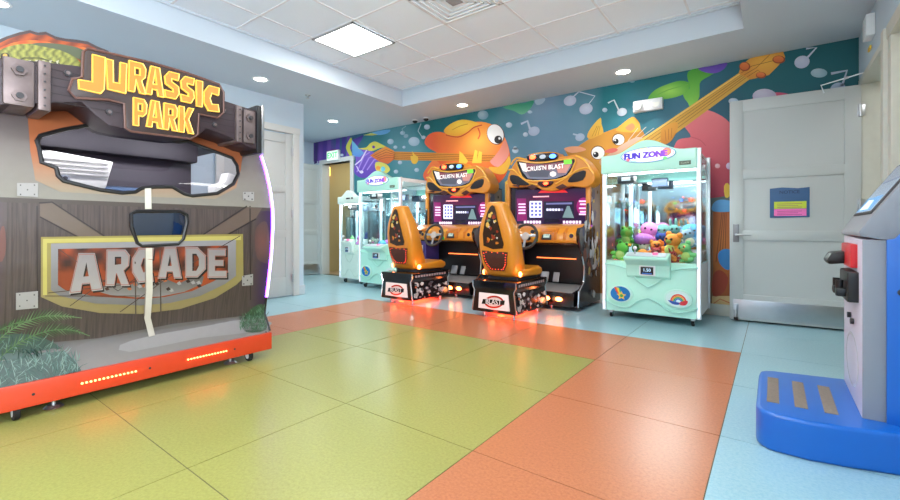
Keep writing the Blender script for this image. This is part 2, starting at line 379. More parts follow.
# left purple reef
for k, (x0, w, c) in enumerate([(315,3,(70,50,120)),(319,3.2,(122,80,180)),(323.5,3.5,(90,60,160)),(328,3,(140,95,190)),(336,4,(104,70,176)),(342,4,(76,52,150)),(347,3,(120,84,190))]):
    if x0 < 330 or x0 > 333: sh([(x0, 141-(x0-315)*.15), (x0+w, 140.5-(x0-315)*.15), (x0+w-1, 163-(x0-315)*.12), (x0-.8, 164-(x0-315)*.12)], 1, gv(140, 162, mixc(c, (40,30,90), .3), c), 4)
sh([(352,140),(364,134.5),(362,139),(356,148),(350,150)], 2, gv(135, 150, (60,40,130), (110,70,180)))
sh([(351,137.5),(348,142),(346,148),(350,156),(353,156),(350,148),(352,141)], 3, (206,204,80), smooth=3)
sh([(352,140),(358,147),(364,153),(360,157),(352,156)], 3, gv(140, 157, (120,200,220), (90,140,215)))
sh([(354,151),(366,148),(378,156),(384,166),(376,175),(362,178),(354,172),(356,160)], 2, gv(150, 178, (126,92,200), (92,60,170)), 4, 3)
for k in range(3): sh(strk([(357+k*5, 172-k), (364+k*5, 156+k*2), (370+k*5, 152+k*3)], 1.3), 3, (168,132,220))
sh([(368,134),(378,131),(390,129.5),(388,133),(380,135)], 2, (110,170,215), smooth=3); sh([(363,135.2),(372,133),(378,134.5),(372,135.5)], 3, (214,206,90))
sh(strk([(355,165),(361,160),(366,151),(368,149)], 1.2), 4, (226,214,240)); sh(strk([(356.5,166),(359,171),(361.5,172)], .9), 4, (226,214,240)); sh(ell(361.5,172,1.9,1.5), 4, (238,230,246))
sh([(358,148.5),(366,147.5),(370,143.5),(375,141.5),(381,144),(386,147),(380,148),(372,151),(366,150)], 4, (222,208,78), smooth=3); sh(ell(373.6,147,1.5), 5, (110,60,160))
sh([(376,162),(386,164),(390,170),(384,174),(376,170)], 3, (220,208,90), smooth=3); sh(ell(378,168,2.2), 4, (240,150,60)); sh(ell(383,169,2.2,2.6), 4, (110,200,220))
sh([(716-388,150.5),(330,150.2),(339,149),(339,152),(326,153.6)], 1, (170,50,90))
# bass head + neck played by the fish
sh([(370,155.5),(376,151.5),(385.6,146.4),(394,150.8),(395,158.6),(388,164),(379,161.5)], 6, gv(146, 164, (238,150,50), (214,92,32)), 4)
for k in range(4): sh(strk([(373+k*2,156+k*1.1),(386,149.5+k*2.7),(394.5,152.8+k*1.6)], .4), 7, (150,60,20))
sh([(394,151.5),(500,154.6),(500,162),(394,160)], 6, (222,142,48))
for k in range(4): sh(strk([(394,153+k*1.9),(500,156+k*1.6)], .45), 7, (140,72,24))
sh([(410.5,158),(411,155.5),(413,156.5),(412,151),(415,155),(417.8,156.5),(418,161),(415.5,164),(412,163)], 8, (238,186,60), smooth=2)
# orange goldfish
body = [(424.6,143),(427,136.5),(433,132.5),(441,132),(450,134.5),(458,131.5),(466,125),(474,122),(485,122.3),(496,126.8),(504,136),(509,149),(510,162),(505,176),(494,186),(470,192),(445,190),(430,184),(424,176),(428,166),(436,159),(437,153),(430,149)]
def fishc(u, v):
    c = rad(478, 138, 46, 44, (252,176,66), (232,96,44))(u, v); return mixc(c, (236,92,60), (438-u)/16) if u < 438 else c
sh(body, 4, fishc, 4, 3)
sh([(444,132),(446,127.5),(453,122.5),(462,119.6),(473,121.2),(480,124.6),(474,126.5),(467,132),(458,136),(450,135.5)], 5, rad(460, 124, 22, 12, (250,214,72), (240,170,50)), 3, 3)
sh(strk(spl([(446,135),(458,137),(467,133),(474,127.4),(482,125)], 4, False), 1.1), 6, (200,74,40))
sh(strk(spl([(452,130),(460,126),(468,124)], 4, False), .8), 6, (214,150,40))
sh(ell(495.6,134.4,8.6,10.6,24,-.35), 6, (120,60,30)); sh(ell(495.4,134.2,8,10,24,-.35), 7, (246,246,244)); sh(ell(498.2,139.6,3.9,4), 8, (26,26,30)); sh(ell(499.4,138.4,1.2), 9, (240,240,240))
sh(strk(spl([(478,128),(480,134),(478,139)], 4, False), 1.2), 6, (226,84,44))
sh([(505,140),(509,150),(507,158),(498,167),(490,162),(494,157),(500,149)], 9, gv(140, 166, (226,132,104), (236,160,150)), 4, 3)
sh([(509,156),(510.5,163),(504,174),(492,172),(489,167),(498,167),(505,162)], 10, (244,188,64), smooth=3)
for q in ([(459,163),(459.5,151),(463,154),(468,161),(466,164)], [(472,163),(473,158),(475,149.5),(477.5,151),(477,160),(479,151),(482,152),(481.5,163)]): sh(q, 8, (244,204,70))
sh([(428,166),(434,160),(441,166),(440,182),(430,184),(423,176)], 5, gv(160, 184, (240,130,60), (226,84,50)), 4, 3)
sh([(505,182),(513,176),(512,200),(505,215)], 4, (236,196,70))
# top leaves behind the light shaft
sh([(503,107.5),(512,104.5),(524,103),(534,100.5),(530,109),(522,114.5),(514,111)], 2, gv(100, 115, (40,140,110), (120,190,150)), 4, 3)
sh([(535,99.8),(545,98.2),(543,103),(537,105)], 3, (170,190,205), smooth=3)
# golden cat with guitar
sh([(564.8,150),(568,147.3),(577,147),(586,141),(593,136.5),(604,132.5),(616,128),(632,124),(642,130),(648,140),(640,160),(636,180),(606,320),(586,320),(578,200),(576,170)], 3, rad(606, 150, 60, 120, (214,152,56), (176,112,34)), 6)
sh([(564,149),(570,146.6),(580,146.6),(586,150),(572,153)], 4, (232,162,120), smooth=3)
sh([(587,137),(589,131),(594,124),(600.7,117.5),(601.5,124),(603.5,132.5),(598,136),(591,139)], 5, gv(118, 138, (244,206,82), (226,168,60)), 3, 2)
for k in range(3): sh(strk([(592+k*3,136.6-k*.6),(597+k*1.5,126)], .5), 6, (190,130,40))
sh([(616,131),(622,124),(632,117),(637,119.5),(640,125),(638,132)], 5, (232,172,62), smooth=3); sh([(625,128),(632,123),(635,127),(631,131)], 6, (226,138,92), smooth=2)
sh(ell(598,152.6,7.2,7), 5, (110,66,20)); sh(ell(598,152.8,6.5,6.3), 6, (248,246,240)); sh(ell(595.8,154.6,2.9), 7, (24,22,24)); sh(ell(594.8,153.4,.9), 8, (240,240,240))
sh(ell(618.4,139.4,6.5,6.1), 5, (110,66,20)); sh(ell(618.6,139.6,5.8,5.4), 6, (248,246,240)); sh(ell(616,141.2,2.7), 7, (24,22,24)); sh(ell(615.2,140.2,.9), 8, (240,240,240))
sh([(612,152),(620,146),(630,140),(638,137),(646,140),(640,150),(628,160),(612,164),(602,166),(600,160)], 6, gv(138, 160, (226,190,168), (206,160,130)), 4, 3)
sh([(604,152),(608,149.4),(614,148),(618,150),(612,153)], 7, (214,104,96), smooth=3)
for q in ([(628,141),(638,128)], [(632,141),(646,127)], [(636,141),(654,128)]): sh(strk(q, .5), 6, (222,214,200))
sh([(580,164),(588,166),(590,174),(587,182),(580,184)], 5, (74,30,70), smooth=3)
for k in range(5): sh(strk([(588+k*3.3,186+k*2),(586+k*4,305)], 1.0), 5, ((150,84,24),(226,176,84),(120,90,120),(214,150,60),(160,96,30))[k])
# guitar neck, up to the headstock
sh([(606,162),(648,134.5),(740,72.2),(750,79),(661,144.5),(620,172)], 9, (210,160,64))
for k in range(4):
    t = (k+.7)/4.4; sh(strk([(612+6*t,163+8*t),(648+12*t,134.6+9*t),(741+7*t,72.8+5*t)], .5), 10, (142,92,30))
sh([(610,160),(647,135.3),(740,73),(741.5,74),(648.5,136.8),(612,162)], 10, (236,196,96))
sh([(661,131),(665,126),(676,122),(678,126),(676,133),(671,141),(665,144.5),(661,142)], 11, gv(122, 144, (222,158,58), (190,120,36)), 4, 3)
for k in range(3): sh(strk([(665+k*3.4,130-k),(666+k*2.6,141-k*1.5)], .5), 12, (150,92,26))
sh([(738.5,73.5),(741,66),(750,58.2),(762,55.2),(783,51.6),(785.2,57),(778,66),(769,75),(757,78),(750,79.5)], 11, rad(765, 62, 26, 16, (236,178,66), (212,140,48)), 4)
for x, y, a, b_ in ((744.7,66.6,5.6,4.6),(778.8,59.6,6.4,4),(761,75.2,5.2,3.2)):
    sh(ell(x, y, a, b_), 12, (150,64,28)); sh(ell(x-.3, y-.4, a*.82, b_*.8), 13, gv(y-b_, y+b_, (230,130,60), (200,92,40)), 3)
for q in ([(741,73),(752,66),(776,60)], [(744,75),(756,68),(770,54.5)], [(747,77),(758,70),(762,74)]): sh(strk(q, .45), 12, (130,70,24))
# green plant, purple bloom
sh([(688,72),(697,68),(714,66.5),(716,72),(704,79),(699.6,84),(699.4,97),(692,109),(688,103),(683,95),(690,88),(687.6,79)], 6, gv(68, 108, (72,156,50), (140,206,80)), 4, 2)
sh([(648,99),(655,90),(668,84),(680,80.8),(689,82.5),(690,87),(684,94),(672,98),(660,99.5)], 7, rad(670, 91, 22, 11, (170,220,92), (92,170,60)), 3, 3)
sh(strk(spl([(650,98.5),(668,90),(688,84.5)], 4, False), .8), 8, (110,180,66))
sh([(698,68.4),(712,66),(727,62.5),(724,69),(716,73),(706,72.6)], 8, gv(64, 74, (92,60,160), (120,84,190)), 4, 3)
# coral-pink creature
pk = gv(110, 200, (232,124,128), (168,52,74))
sh([(676,142.5),(682,138.5),(691,136.5),(684,126),(683,119),(690,112.4),(704,109.6),(718,114),(730,123),(740,140),(740,190),(726,196),(700,198),(680,190),(672,160)], 7, pk, 6, 3)
sh(strk(spl([(691,137),(700,140),(706,146)], 4, False), .8), 8, (190,80,90))
sh([(752,99.5),(760,96),(775,92.5),(788,94),(792,99.5),(770,101)], 7, (206,76,110), smooth=3)
# lower right strip: beret, double bass, shells
sh([(712,206),(716,201),(724,199.6),(736,203),(738,210),(724,212),(713,211)], 9, (96,162,214), smooth=3); sh([(724,186),(728,183),(731,190),(729,197),(725,197)], 9, (226,186,66), smooth=2)
sh([(713,212),(738,212),(740,300),(713,302)], 8, rad(722, 250, 24, 50, (206,124,56), (168,84,36)), 5)
for k in range(4): sh(strk([(716+k*3,262),(722+k*1.4,212)], .6), 9, (110,52,20))
sh([(718,254),(724,249),(732,251),(736,262),(728,270),(720,264)], 10, (60,140,206), smooth=3); sh([(713,276),(720,270),(728,278),(724,292),(713,296)], 9, (172,70,44), smooth=3)
sh([(712,296),(738,296),(738,312),(712,312)], 9, (222,188,130)); sh(strk([(713,304),(720,299),(730,303)], 1), 10, (206,120,70))
# bubbles and notes
def bub(x, y, r, ry=None, c=(150,176,196)):
    ry = ry or r*.86; sh(ell(x, y, r, ry), 14, rad(x-r*.3, y-r*.3, r*1.5, r*1.5, mixc(c, (236,240,244), .55), c), max(1.2, r/2)); 
for a in ((764.5,96,12,7.2,(170,160,190)),(733.4,101.2,5,3.1),(819,73,8.3,4.6,(120,160,176)),(604.8,110,2.6),(483,115,5.4,4.6,(90,130,150)),(509,125,3.2),(525.5,134.5,2.6),(515.4,150.5,3.2),(427,127,3),(414,141.5,5.6,4.6),(404,147.2,1.6),(400,162.5,2.2),(396,171.6,2.3),
          (416.7,170,2.4),(390.5,141.6,3.2),(395.4,147.2,2),(402.6,133,2.6,2),(632,81,3,1.6,(110,150,166)),(717.5,166,2.6,2.4,(220,150,160)),(342,155,1.6),(530,112,2.5,1.6),(515,148,2),(729,166,3,3.4,(200,170,210))): bub(*a)
NT = (204,212,226)
def note(hx, hy, r, stem, w=1.3, c=NT, fl=None):
    sh(ell(hx, hy, r, r*.8, rot=-.3), 15, rad(hx, hy-r*.3, r*1.3, r*1.2, c, mixc(c, (150,160,190), .5)), max(1.5, r/2)); sh(strk(stem, w), 15, c)
note(802,62,7.8,[(807,58),(816.5,47.5),(806,48.6)],2,(206,210,226)); note(838,89,8,[(842,86),(847,70.5),(831,73.6)],2.6,(170,186,206))
note(622,112,5,[(619,110.5),(614,100),(608,103)],1.5,(214,228,234)); note(570,100.7,6.4,[(573,97),(579,91.5)],1.2); note(586,108.9,6.8,[(588,105),(595,96),(579,91.7)],1.2)
note(534,131.2,5.8,[(530,129),(527.5,121),(521,124)],2.2,(180,196,214)); note(580,137.2,4.8,[(577,135),(573,134)],1.6,(176,196,214)); note(423.4,137.4,2.2,[(422,137),(418,131),(421,123.5)],.8,(190,206,214))
note(406,136,2.4,[(405,135),(402,129),(406,126)],.9,(150,180,190))
mo = mb.build('mural_print', root, world=True)
# ---------------------------------------------------------------- CEILING THINGS
dif = M('troffer_diffuser', (255,255,255), .5, emit=5, ecol=(255,252,246))
def area(name, loc, sx, sy, power, rot=(0, 0, 0), col=(1, .98, .95)):
    l = bpy.data.lights.new(name, 'AREA'); l.shape = 'RECTANGLE'; l.size = sx; l.size_y = sy; l.energy = power; l.color = col
    o = bpy.data.objects.new(name, l); o.location = loc; o.rotation_euler = rot; COLL.objects.link(o); return o
def troffer(x, y, label):
    r = thing('ceiling_light', label, 'ceiling light', (x, y, HT), group='flush ceiling light panels')
    b = MB()
    for q in ((-.345, .345, -.3125, -.29), (-.345, .345, .29, .3125), (-.345, -.322, -.3125, .3125), (.322, .345, -.3125, .3125)): b.box(*q, -.012, .0, steel)
    b.build('frame', r); b = MB(); b.box(-.322, .322, -.29, .29, -.006, .0, dif); b.build('diffuser', r)
    area('panel_lamp', (x, y, HT-.03), .6, .55, PANEL_W)
PANEL_W = 16
troffer(-3.795, 3.25, 'square glowing light panel in the tiled ceiling')
for k, (x, y) in enumerate(((-1.03, 2.62), (-3.795, .13), (-1.03, .13), (-3.795, -2.99), (-1.03, -2.99))):
    troffer(x, y, 'square glowing light panel in tiled ceiling %s' % ('in front of the blue kiosk', 'facing the dinosaur cabinet', 'beside the windows', 'at the rear left corner', 'at the rear by the windows')[k])
# air vent
r = thing('air_vent', 'white square louvred air vent set in the tiled ceiling', 'air vent', (-2.385, 3.25, HT)); b = MB()
for k in range(5):
    a = .32-.055*k; z = -.012+.003*k; bb_ = .29-.05*k
    for q in ((-a, a, -bb_, -bb_+.018), (-a, a, bb_-.018, bb_), (-a, -a+.02, -bb_, bb_), (a-.02, a, -bb_, bb_)): b.box(*q, z-.002, -.0, white)
b.build('louvres', r); b = MB(); b.box(-.06, .06, -.06, .06, -.004, .0, M('vent_grey', (150,150,152), .6)); b.build('core', r)
def downlight(x, y, label, vis=True, pw=14):
    r = thing('recessed_light', label, 'downlight', (x, y, HC), group='round recessed downlights'); n = 28
    b = MB(); b.loft([[(rr*math.cos(2*PI*k/n), rr*math.sin(2*PI*k/n), z) for k in range(n)] for rr, z in ((.075, -.001), (.078, -.008), (.098, -.006), (.10, -.0005))], white, caps=False); b.build('trim_ring', r)
    b = MB(); b.cyl((0, 0, -.005), (0, 0, -.0005), .0755, M('lamp_lens', (255,255,255), .4, emit=12, ecol=(255,250,240)), n=24); b.build('lens', r)
    l = bpy.data.lights.new('downlight_lamp', 'SPOT'); l.energy = pw; l.spot_size = math.radians(120); l.spot_blend = .8; l.shadow_soft_size = .07; l.color = (1, .96, .9)
    o = bpy.data.objects.new('downlight_lamp', l); o.location = (x, y, HC-.03); COLL.objects.link(o)
for x, y, t, p in ((-5.16, 2.91, 'round downlight in soffit above the closed door on the left', 26), (-6.17, 4.81, 'round downlight in soffit near the far doorway', 40), (-3.79, 5.37, 'round downlight in soffit above the left racing machine', 22), (-1.44, 5.38, 'round downlight in soffit above the large claw machine', 28),
                   (-5.16, .6, 'round downlight in soffit behind the arcade cabinet', 16), (-5.16, -2.2, 'round downlight in soffit at the rear left', 16)): downlight(x, y, t, pw=p)
def sprinkler(x, y, label):
    r = thing('sprinkler_head', label, 'sprinkler', (x, y, HC), group='ceiling sprinkler heads'); b = MB(); b.cyl((0, 0, -.006), (0, 0, 0), .04, chrome); b.build('escutcheon', r)
    b = MB(); b.cyl((0, 0, -.045), (0, 0, -.006), .012, steel); b.cyl((0, 0, -.05), (0, 0, -.046), .026, steel); b.build('nozzle', r)
sprinkler(-5.25, 3.66, 'chrome sprinkler head on soffit by the left wall corner'); sprinkler(-6.45, 4.15, 'chrome sprinkler head further back over the alcove')
# security cameras
for (px, py, lab) in ((415, 121, 'small dark dome camera at ceiling edge, left of the pair'), (426, 120, 'small dark dome camera at ceiling edge, right of the pair')):
    p = on_y(px, py, 5.62); r = thing('security_camera', lab, 'security camera', (p.x, 5.62, HC), group='pair of ceiling cameras')
    b = MB(); b.cyl((0, 0, -.02), (0, 0, 0), .055, white, n=20, bev=.004); b.build('mount', r); b = MB(); b.ball((0, 0, -.02), (.045, .045, .04), black); b.build('dome', r)
# exit sign
p = on_y(333, 155.6, 5.75); r = thing('exit_sign', 'small lit exit sign above the far doorway', 'exit sign', (p.x, 5.75, p.z))
b = MB(); b.box(-.19, .19, -.02, .04, -.105, .105, white, .006); b.build('housing', r)
b = MB(); b.flat([(-.175, -.09), (.175, -.09), (.175, .09), (-.175, .09)], lambda u, v: (u, -.0205, v), ARTE, (225,240,225)); b.text('EXIT', lambda u, v: (u, -.0215, v), .165, ARTE, (40,190,110), .02, 0, 0); b.build('face', r)
# emergency light
p = on_y(648, 105.5, 5.75); r = thing('emergency_light', 'white twin-head emergency light on the mural above the claw machine', 'emergency light', (p.x, 5.74, p.z))
b = MB(); b.box(-.17, .17, -.03, .05, -.07, .07, white, .014); b.build('housing', r)
for s_ in (-1, 1):
    b = MB(); b.cyl((s_*.105, -.03, 0), (s_*.105, -.075, -.01), .048, white, .055, bev=.005); b.cyl((s_*.105, -.074, -.01), (s_*.105, -.078, -.01), .044, M('lamp_glass', (245,246,240), .15)); b.build('lamp_head', r)
# wall device with yellow sticker above the open door
r = thing('wall_sensor', 'white box sensor with yellow sticker high on right-hand wall', 'sensor', (.672, 5.06, 2.66))
b = MB(); b.box(-.05, .008, -.09, .09, -.05, .13, white, .008); b.build('housing', r); b = MB(); b.box(-.012, -.0005, .03, .13, -.13, -.10, M('yellow_sticker', (232,196,60), .5)); b.build('sticker', r)
# pendant in corridor
p = on_y(327, 171, 6.1); r = thing('pendant_lamp', 'small amber glass lamp hanging in the beige corridor', 'lamp', (p.x, 6.1, p.z))
b = MB(); b.box(-.055, .055, -.055, .055, -.11, .09, M('amber_glass', (255,190,90), .3, emit=3, ecol=(255,180,80)), .015); b.build('shade', r); b = MB(); b.cyl((0, 0, .085), (0, 0, 2.75-p.z), .008, dark, n=8); b.build('cord', r)
# ---------------------------------------------------------------- LETTER SHAPES
GL = {'J': [[(.5,1),(1,1),(.96,.14),(.82,0),(.02,.02),(0,.26),(.5,.28)]], 'U': [[(0,1),(.36,1),(.37,.3),(.63,.3),(.66,1),(1,1),(.95,0),(.08,.02)]],
 'R': [[(0,0),(.04,1),(.82,1),(1,.84),(.96,.55),(.76,.42),(1,0),(.64,0),(.44,.34),(.36,0)], [(.38,.58),(.38,.8),(.64,.8),(.64,.6)]],
 'A': [[(0,0),(.28,1),(.76,1),(1,0),(.67,0),(.62,.2),(.38,.2),(.34,0)], [(.42,.4),(.51,.76),(.58,.4)]],
 'S': [[(.08,0),(.76,0),(1,.24),(.95,.5),(.5,.64),(.5,.74),(.94,.72),(1,1),(.3,1),(.02,.78),(.08,.5),(.56,.36),(.56,.26),(0,.28)]],
 'I': [[(.12,0),(.04,1),(.98,1),(.9,0)]], 'C': [[(.3,0),(1,.04),(.92,.34),(.52,.3),(.4,.5),(.52,.72),(.95,.68),(1,1),(.3,1),(0,.7),(0,.3)]],
 'P': [[(0,0),(0,1),(.78,1),(1,.82),(.96,.5),(.72,.36),(.4,.36),(.4,0)], [(.38,.56),(.38,.8),(.64,.8),(.64,.56)]],
 'K': [[(0,0),(.02,1),(.37,1),(.38,.62),(.64,1),(1,1),(.66,.55),(1,0),(.64,0),(.4,.4),(.36,0)]],
 'D': [[(0,0),(0,1),(.6,1),(1,.72),(1,.28),(.6,0)], [(.35,.22),(.35,.78),(.54,.78),(.66,.62),(.66,.38),(.54,.22)]],
 'E': [[(0,0),(0,1),(.95,1),(.95,.76),(.38,.76),(.38,.62),(.84,.62),(.84,.4),(.38,.4),(.38,.24),(1,.24),(1,0)]]}
# ---------------------------------------------------------------- BIG DINOSAUR ARCADE CABINET
PR = [(.0,-3.135),(.19,-3.135),(.325,-3.215),(.42,-3.20),(.6,-3.16),(.8,-3.122),(1.0,-3.103),(1.15,-3.105),(1.3,-3.14),(1.45,-3.20),(1.61,-3.29),(1.8,-3.40),(2.2,-3.6)]
def prof(z):
    for (a, xa), (b, xb) in zip(PR, PR[1:]):
        if z <= b: return xa+(xb-xa)*(z-a)/(b-a)
    return PR[-1][1]
def jp(off=0):
    def f(px, py):
        X = -3.15
        for _ in range(12): P = on_x(px, py, X); X = .5*X+.5*(prof(P.z)+off)
        return on_x(px, py, X)
    return f
Y0, Y1 = .22, 1.84
J = thing('arcade_cabinet', 'huge dinosaur themed arcade cabinet with wooden gate artwork and orange base rail', 'arcade machine', (-3.9, 1.03, 0))
win = [(37,141),(40,136),(62,130),(95,124),(108,127),(120,133),(178,142),(187,141),(200,146),(232,158),(237,166),(238,174),(233,184),(217,193.5),(192,196),(184,194),(172,187),(156,187),(142,188),(135,192),(122,193),(100,190),(63,181),(58,176),(56,168),(42,163)]
hol = [(131,214),(136,211.5),(180,211.5),(186.5,215),(187,222),(183,239),(178,244),(142,246),(137,243),(131,226)]
zy = lambda L_: [(q.y, q.z) for q in (jp(0)(a, b) for a, b in L_)]
wYZ, hYZ = zy(win), zy(hol)
plank = M('plank_print', (68,57,54), .5, var=.1, scale=5)
nt = plank.node_tree; tc = next(n for n in nt.nodes if n.type == 'TEX_COORD'); hs = next(n for n in nt.nodes if n.type == 'HUE_SAT'); bs = nt.nodes['Principled BSDF']
mp_ = nt.nodes.new('ShaderNodeMapping'); mp_.inputs['Scale'].default_value = (1, 30, 1.2); wn = nd(nt, 'ShaderNodeTexNoise', Scale=3.0, Detail=6.0, Distortion=.4)
nt.links.new(tc.outputs['Object'], mp_.inputs[0]); nt.links.new(mp_.outputs[0], wn.inputs['Vector'])
cr = nt.nodes.new('ShaderNodeValToRGB'); cr.color_ramp.elements[0].position = .3; cr.color_ramp.elements[0].color = (*lin((48,39,38)), 1); cr.color_ramp.elements[1].position = .72; cr.color_ramp.elements[1].color = (*lin((84,72,67)), 1)
nt.links.new(wn.outputs['Fac'], cr.inputs[0]); mx = nt.nodes.new('ShaderNodeMix'); mx.data_type = 'RGBA'; mx.blend_type = 'MIX'; mx.inputs[0].default_value = .7
nt.links.new(hs.outputs[0], mx.inputs[6]); nt.links.new(cr.outputs[0], mx.inputs[7]); nt.links.new(mx.outputs[2], bs.inputs['Base Color'])
Pf = lambda off: (lambda u, v: (prof(v)+off, u, v))
b = MB(); b.flat([[(Y0, .17), (Y1, .17), (Y1, 1.78), (Y0, 1.78)], wYZ, hYZ], Pf(0), plank, us=.4, vs=.03)
b.flat([[(Y0, .17), (Y1, .17), (Y1, 1.78), (Y0, 1.78)], wYZ, hYZ], Pf(-.012), black, us=.4, vs=.03)
front = b.build('front_panel', J, world=True)
b = MB(); b.gain = .48
def ja(pts, layer, col, st=6, smooth=0, closed=True):
    if smooth: pts = spl(pts, smooth, closed)
    b.flat(pts, jp(.0012+.0009*layer), ART, col, st*2 if not callable(col) else st, st)
def yz(loops, layer, col, us=None, vs=.04): b.flat(loops, Pf(.0012+.0009*layer), ART, col, us, vs)
# upper faded band with the windscreen surround
yz([[(Y0, 1.145), (Y1, 1.145), (Y1, 1.78), (Y0, 1.78)], wYZ], 0, gv(1.15, 1.7, (170,164,150), (134,120,122)), .2)
org = [(27,108),(60,104),(120,118),(200,128),(243,148),(240,172),(238,178),(236,188),(215,199),(150,197),(60,192),(35,180),(30,150)]
b.flat([[(q.y, q.z) for q in (jp(0)(a, c_) for a, c_ in org)], wYZ], Pf(.003), ART, lambda u, v: mixc((186,168,142), mixc((216,128,82), (168,84,50), (v-1.6)/.12), (v-1.2)/.22), .05, .04)
yz([[(Y0, 1.13), (Y1, 1.13), (Y1, 1.155), (Y0, 1.155)]], 1, (96,84,76))
# gate timbers: posts, cross braces
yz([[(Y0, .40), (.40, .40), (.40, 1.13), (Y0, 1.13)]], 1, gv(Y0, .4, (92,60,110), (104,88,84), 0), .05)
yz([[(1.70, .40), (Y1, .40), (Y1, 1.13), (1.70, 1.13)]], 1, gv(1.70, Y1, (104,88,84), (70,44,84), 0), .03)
for q in ([(38,206),(60,206),(58,218),(40,216)], ): pass
for q, c in (([(40,204),(52,203),(128,253),(150,262),(148,270),(120,258),(40,216)], (132,114,100)), ([(262,208),(248,207),(196,240),(170,262),(160,276),(176,268),(205,246),(256,218)], (128,108,96))): ja(q, 2, c)
for q in ([(40,217),(120,259.5),(148,271)], [(39,203),(52,202),(129,252)], [(247,206),(195,240),(165,268)], [(256,219),(206,247),(176,270)]): ja(strk(q, 1.1), 3, (58,46,44))
for x in (37, 250): ja(strk([(x, 206), (x+.5, 300)], 1.2), 3, (64,52,50))
for x in (12, 78, 116, 196, 226): ja(strk([(x, 207), (x, 318-x*.06)], .7), 1, (80,68,64))
# faint orange glow prints at edges
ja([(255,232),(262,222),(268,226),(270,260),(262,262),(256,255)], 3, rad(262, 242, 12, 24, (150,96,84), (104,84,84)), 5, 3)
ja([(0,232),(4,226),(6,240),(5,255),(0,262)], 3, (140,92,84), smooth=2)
# big name board
ya = gv(237, 312, (188,172,92), (180,162,112))
ja([(41,237),(243,234),(243.5,278),(236,285),(215,298),(180,309),(140,314),(100,313),(62,306.5),(41,297)], 4, ya)
ja([(43,239),(241,236),(241,240),(47,243),(47,295),(43,295)], 5, (232,218,120))
ja([(51,243.5),(236,240),(236,276),(225,284),(200,296),(170,303),(140,305.5),(95,303.5),(60,296),(51,290)], 5, gv(240, 305, (180,178,182), (150,146,144)))
ja([(58,249),(228,245.5),(228,272.5),(214,281),(192,291),(165,297),(140,299),(95,296.5),(65,290),(58,285)], 6, lambda u, v: mixc((206,88,40), (58,34,30), .5+.5*math.sin(u*.21)*math.cos(v*.25+u*.05)) if v < 272 else mixc((170,76,40), (206,92,44), (u-60)/170), 4)
ja([(92,290),(104,286),(116,283),(130,285),(140,280),(152,284),(166,279),(178,284),(190,278),(204,276),(202,284),(184,292),(160,296.6),(136,297.4),(110,295)], 7, gv(276, 298, (120,112,108), (176,172,168)), 4)
for k in range(26):
    x = 96+k*4.1+random.uniform(-2, 2); y = 283+random.uniform(-6, 8)-abs(k-13)*.1; ja([(x, y), (x+3, y-2), (x+5, y+1), (x+2, y+2)], 8, random.choice(((196,190,186), (96,62,50), (214,120,70), (70,48,42))))
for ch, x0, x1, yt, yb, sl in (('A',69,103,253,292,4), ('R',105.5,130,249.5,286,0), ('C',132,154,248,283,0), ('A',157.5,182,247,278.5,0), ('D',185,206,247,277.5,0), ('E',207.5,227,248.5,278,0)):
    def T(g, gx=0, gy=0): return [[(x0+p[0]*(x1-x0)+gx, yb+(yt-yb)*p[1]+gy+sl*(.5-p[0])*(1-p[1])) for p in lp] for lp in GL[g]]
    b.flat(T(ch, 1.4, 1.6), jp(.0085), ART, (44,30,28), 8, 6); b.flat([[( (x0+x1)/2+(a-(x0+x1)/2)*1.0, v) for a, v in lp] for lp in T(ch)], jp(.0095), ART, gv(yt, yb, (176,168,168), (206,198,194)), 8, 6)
    for lp in T(ch)[:1]:
        cx, cy = (x0+x1)/2, (yt+yb)/2
        for i in range(len(lp)): ja(strk([(cx+(lp[i][0]-cx)*.93, cy+(lp[i][1]-cy)*.93), (cx+(lp[(i+1) % len(lp)][0]-cx)*.93, cy+(lp[(i+1) % len(lp)][1]-cy)*.93)], .55), 11, (206,120,100), 12)
for q in ([(60,250),(118,291),(150,268)], [(48,293),(120,285),(225,260)], [(70,306),(130,262)], [(120,312),(176,272),(240,236)], [(45,296),(140,296)]): ja(strk(q, .7), 9, (96,74,66))
# white rope down the middle
b.gain = .75
ja(strk([(148,188),(148.3,209)], 6.5), 12, (220,216,200), 8); ja(strk([(149,248),(149.5,290),(147.5,318),(152,336)], 6.5), 12, gv(240, 335, (222,218,202), (206,198,186)), 8)
ja(strk([(145,250),(145.5,290),(144.5,316)], 1.0), 13, (150,140,130)); ja(strk([(135,250),(136,330)], 1.2), 9, (84,72,66)); ja(strk([(160,250),(161,322)], 1.2), 9, (84,72,66))
b.gain = .48
# sandy ground, ferns, bolted plates
yz([[(Y0, .17), (Y1, .17), (Y1, .325), (1.2, .36), (.8, .345), (Y0, .40)]], 2, gv(.17, .38, (176,168,160), (128,122,122)), .1)
ja([(120,345),(150,336),(200,326),(262,318),(266,330),(200,338),(130,352)], 4, (178,172,170), smooth=2)
def frond(pts, w, n, c1, c2, layer):
    P_ = spl(pts, 8, False)
    for i in range(1, n):
        t = i/n*(len(P_)-2); k = int(t); p = P_[k]; q = P_[k+1]; dx, dy = q[0]-p[0], q[1]-p[1]; d = math.hypot(dx, dy) or 1; L_ = w*math.sin(PI*min(1, i/n*.9+.1))
        for s_ in (-1, 1):
            ex = p[0]+dx/d*L_*.8-s_*dy/d*L_*.7; ey = p[1]+dy/d*L_*.8+s_*dx/d*L_*.7
            ja([(p[0]-dx/d*1.1, p[1]-dy/d*1.1), (ex, ey), (p[0]+dx/d*1.1, p[1]+dy/d*1.1)], layer, random.choice((c1, c2)), 9)
    ja(strk(P_, .8), layer+1, c2, 9)
frond([(-14,352),(8,332),(36,318),(60,316),(82,318)], 12, 30, (98,136,84), (140,172,120), 9)
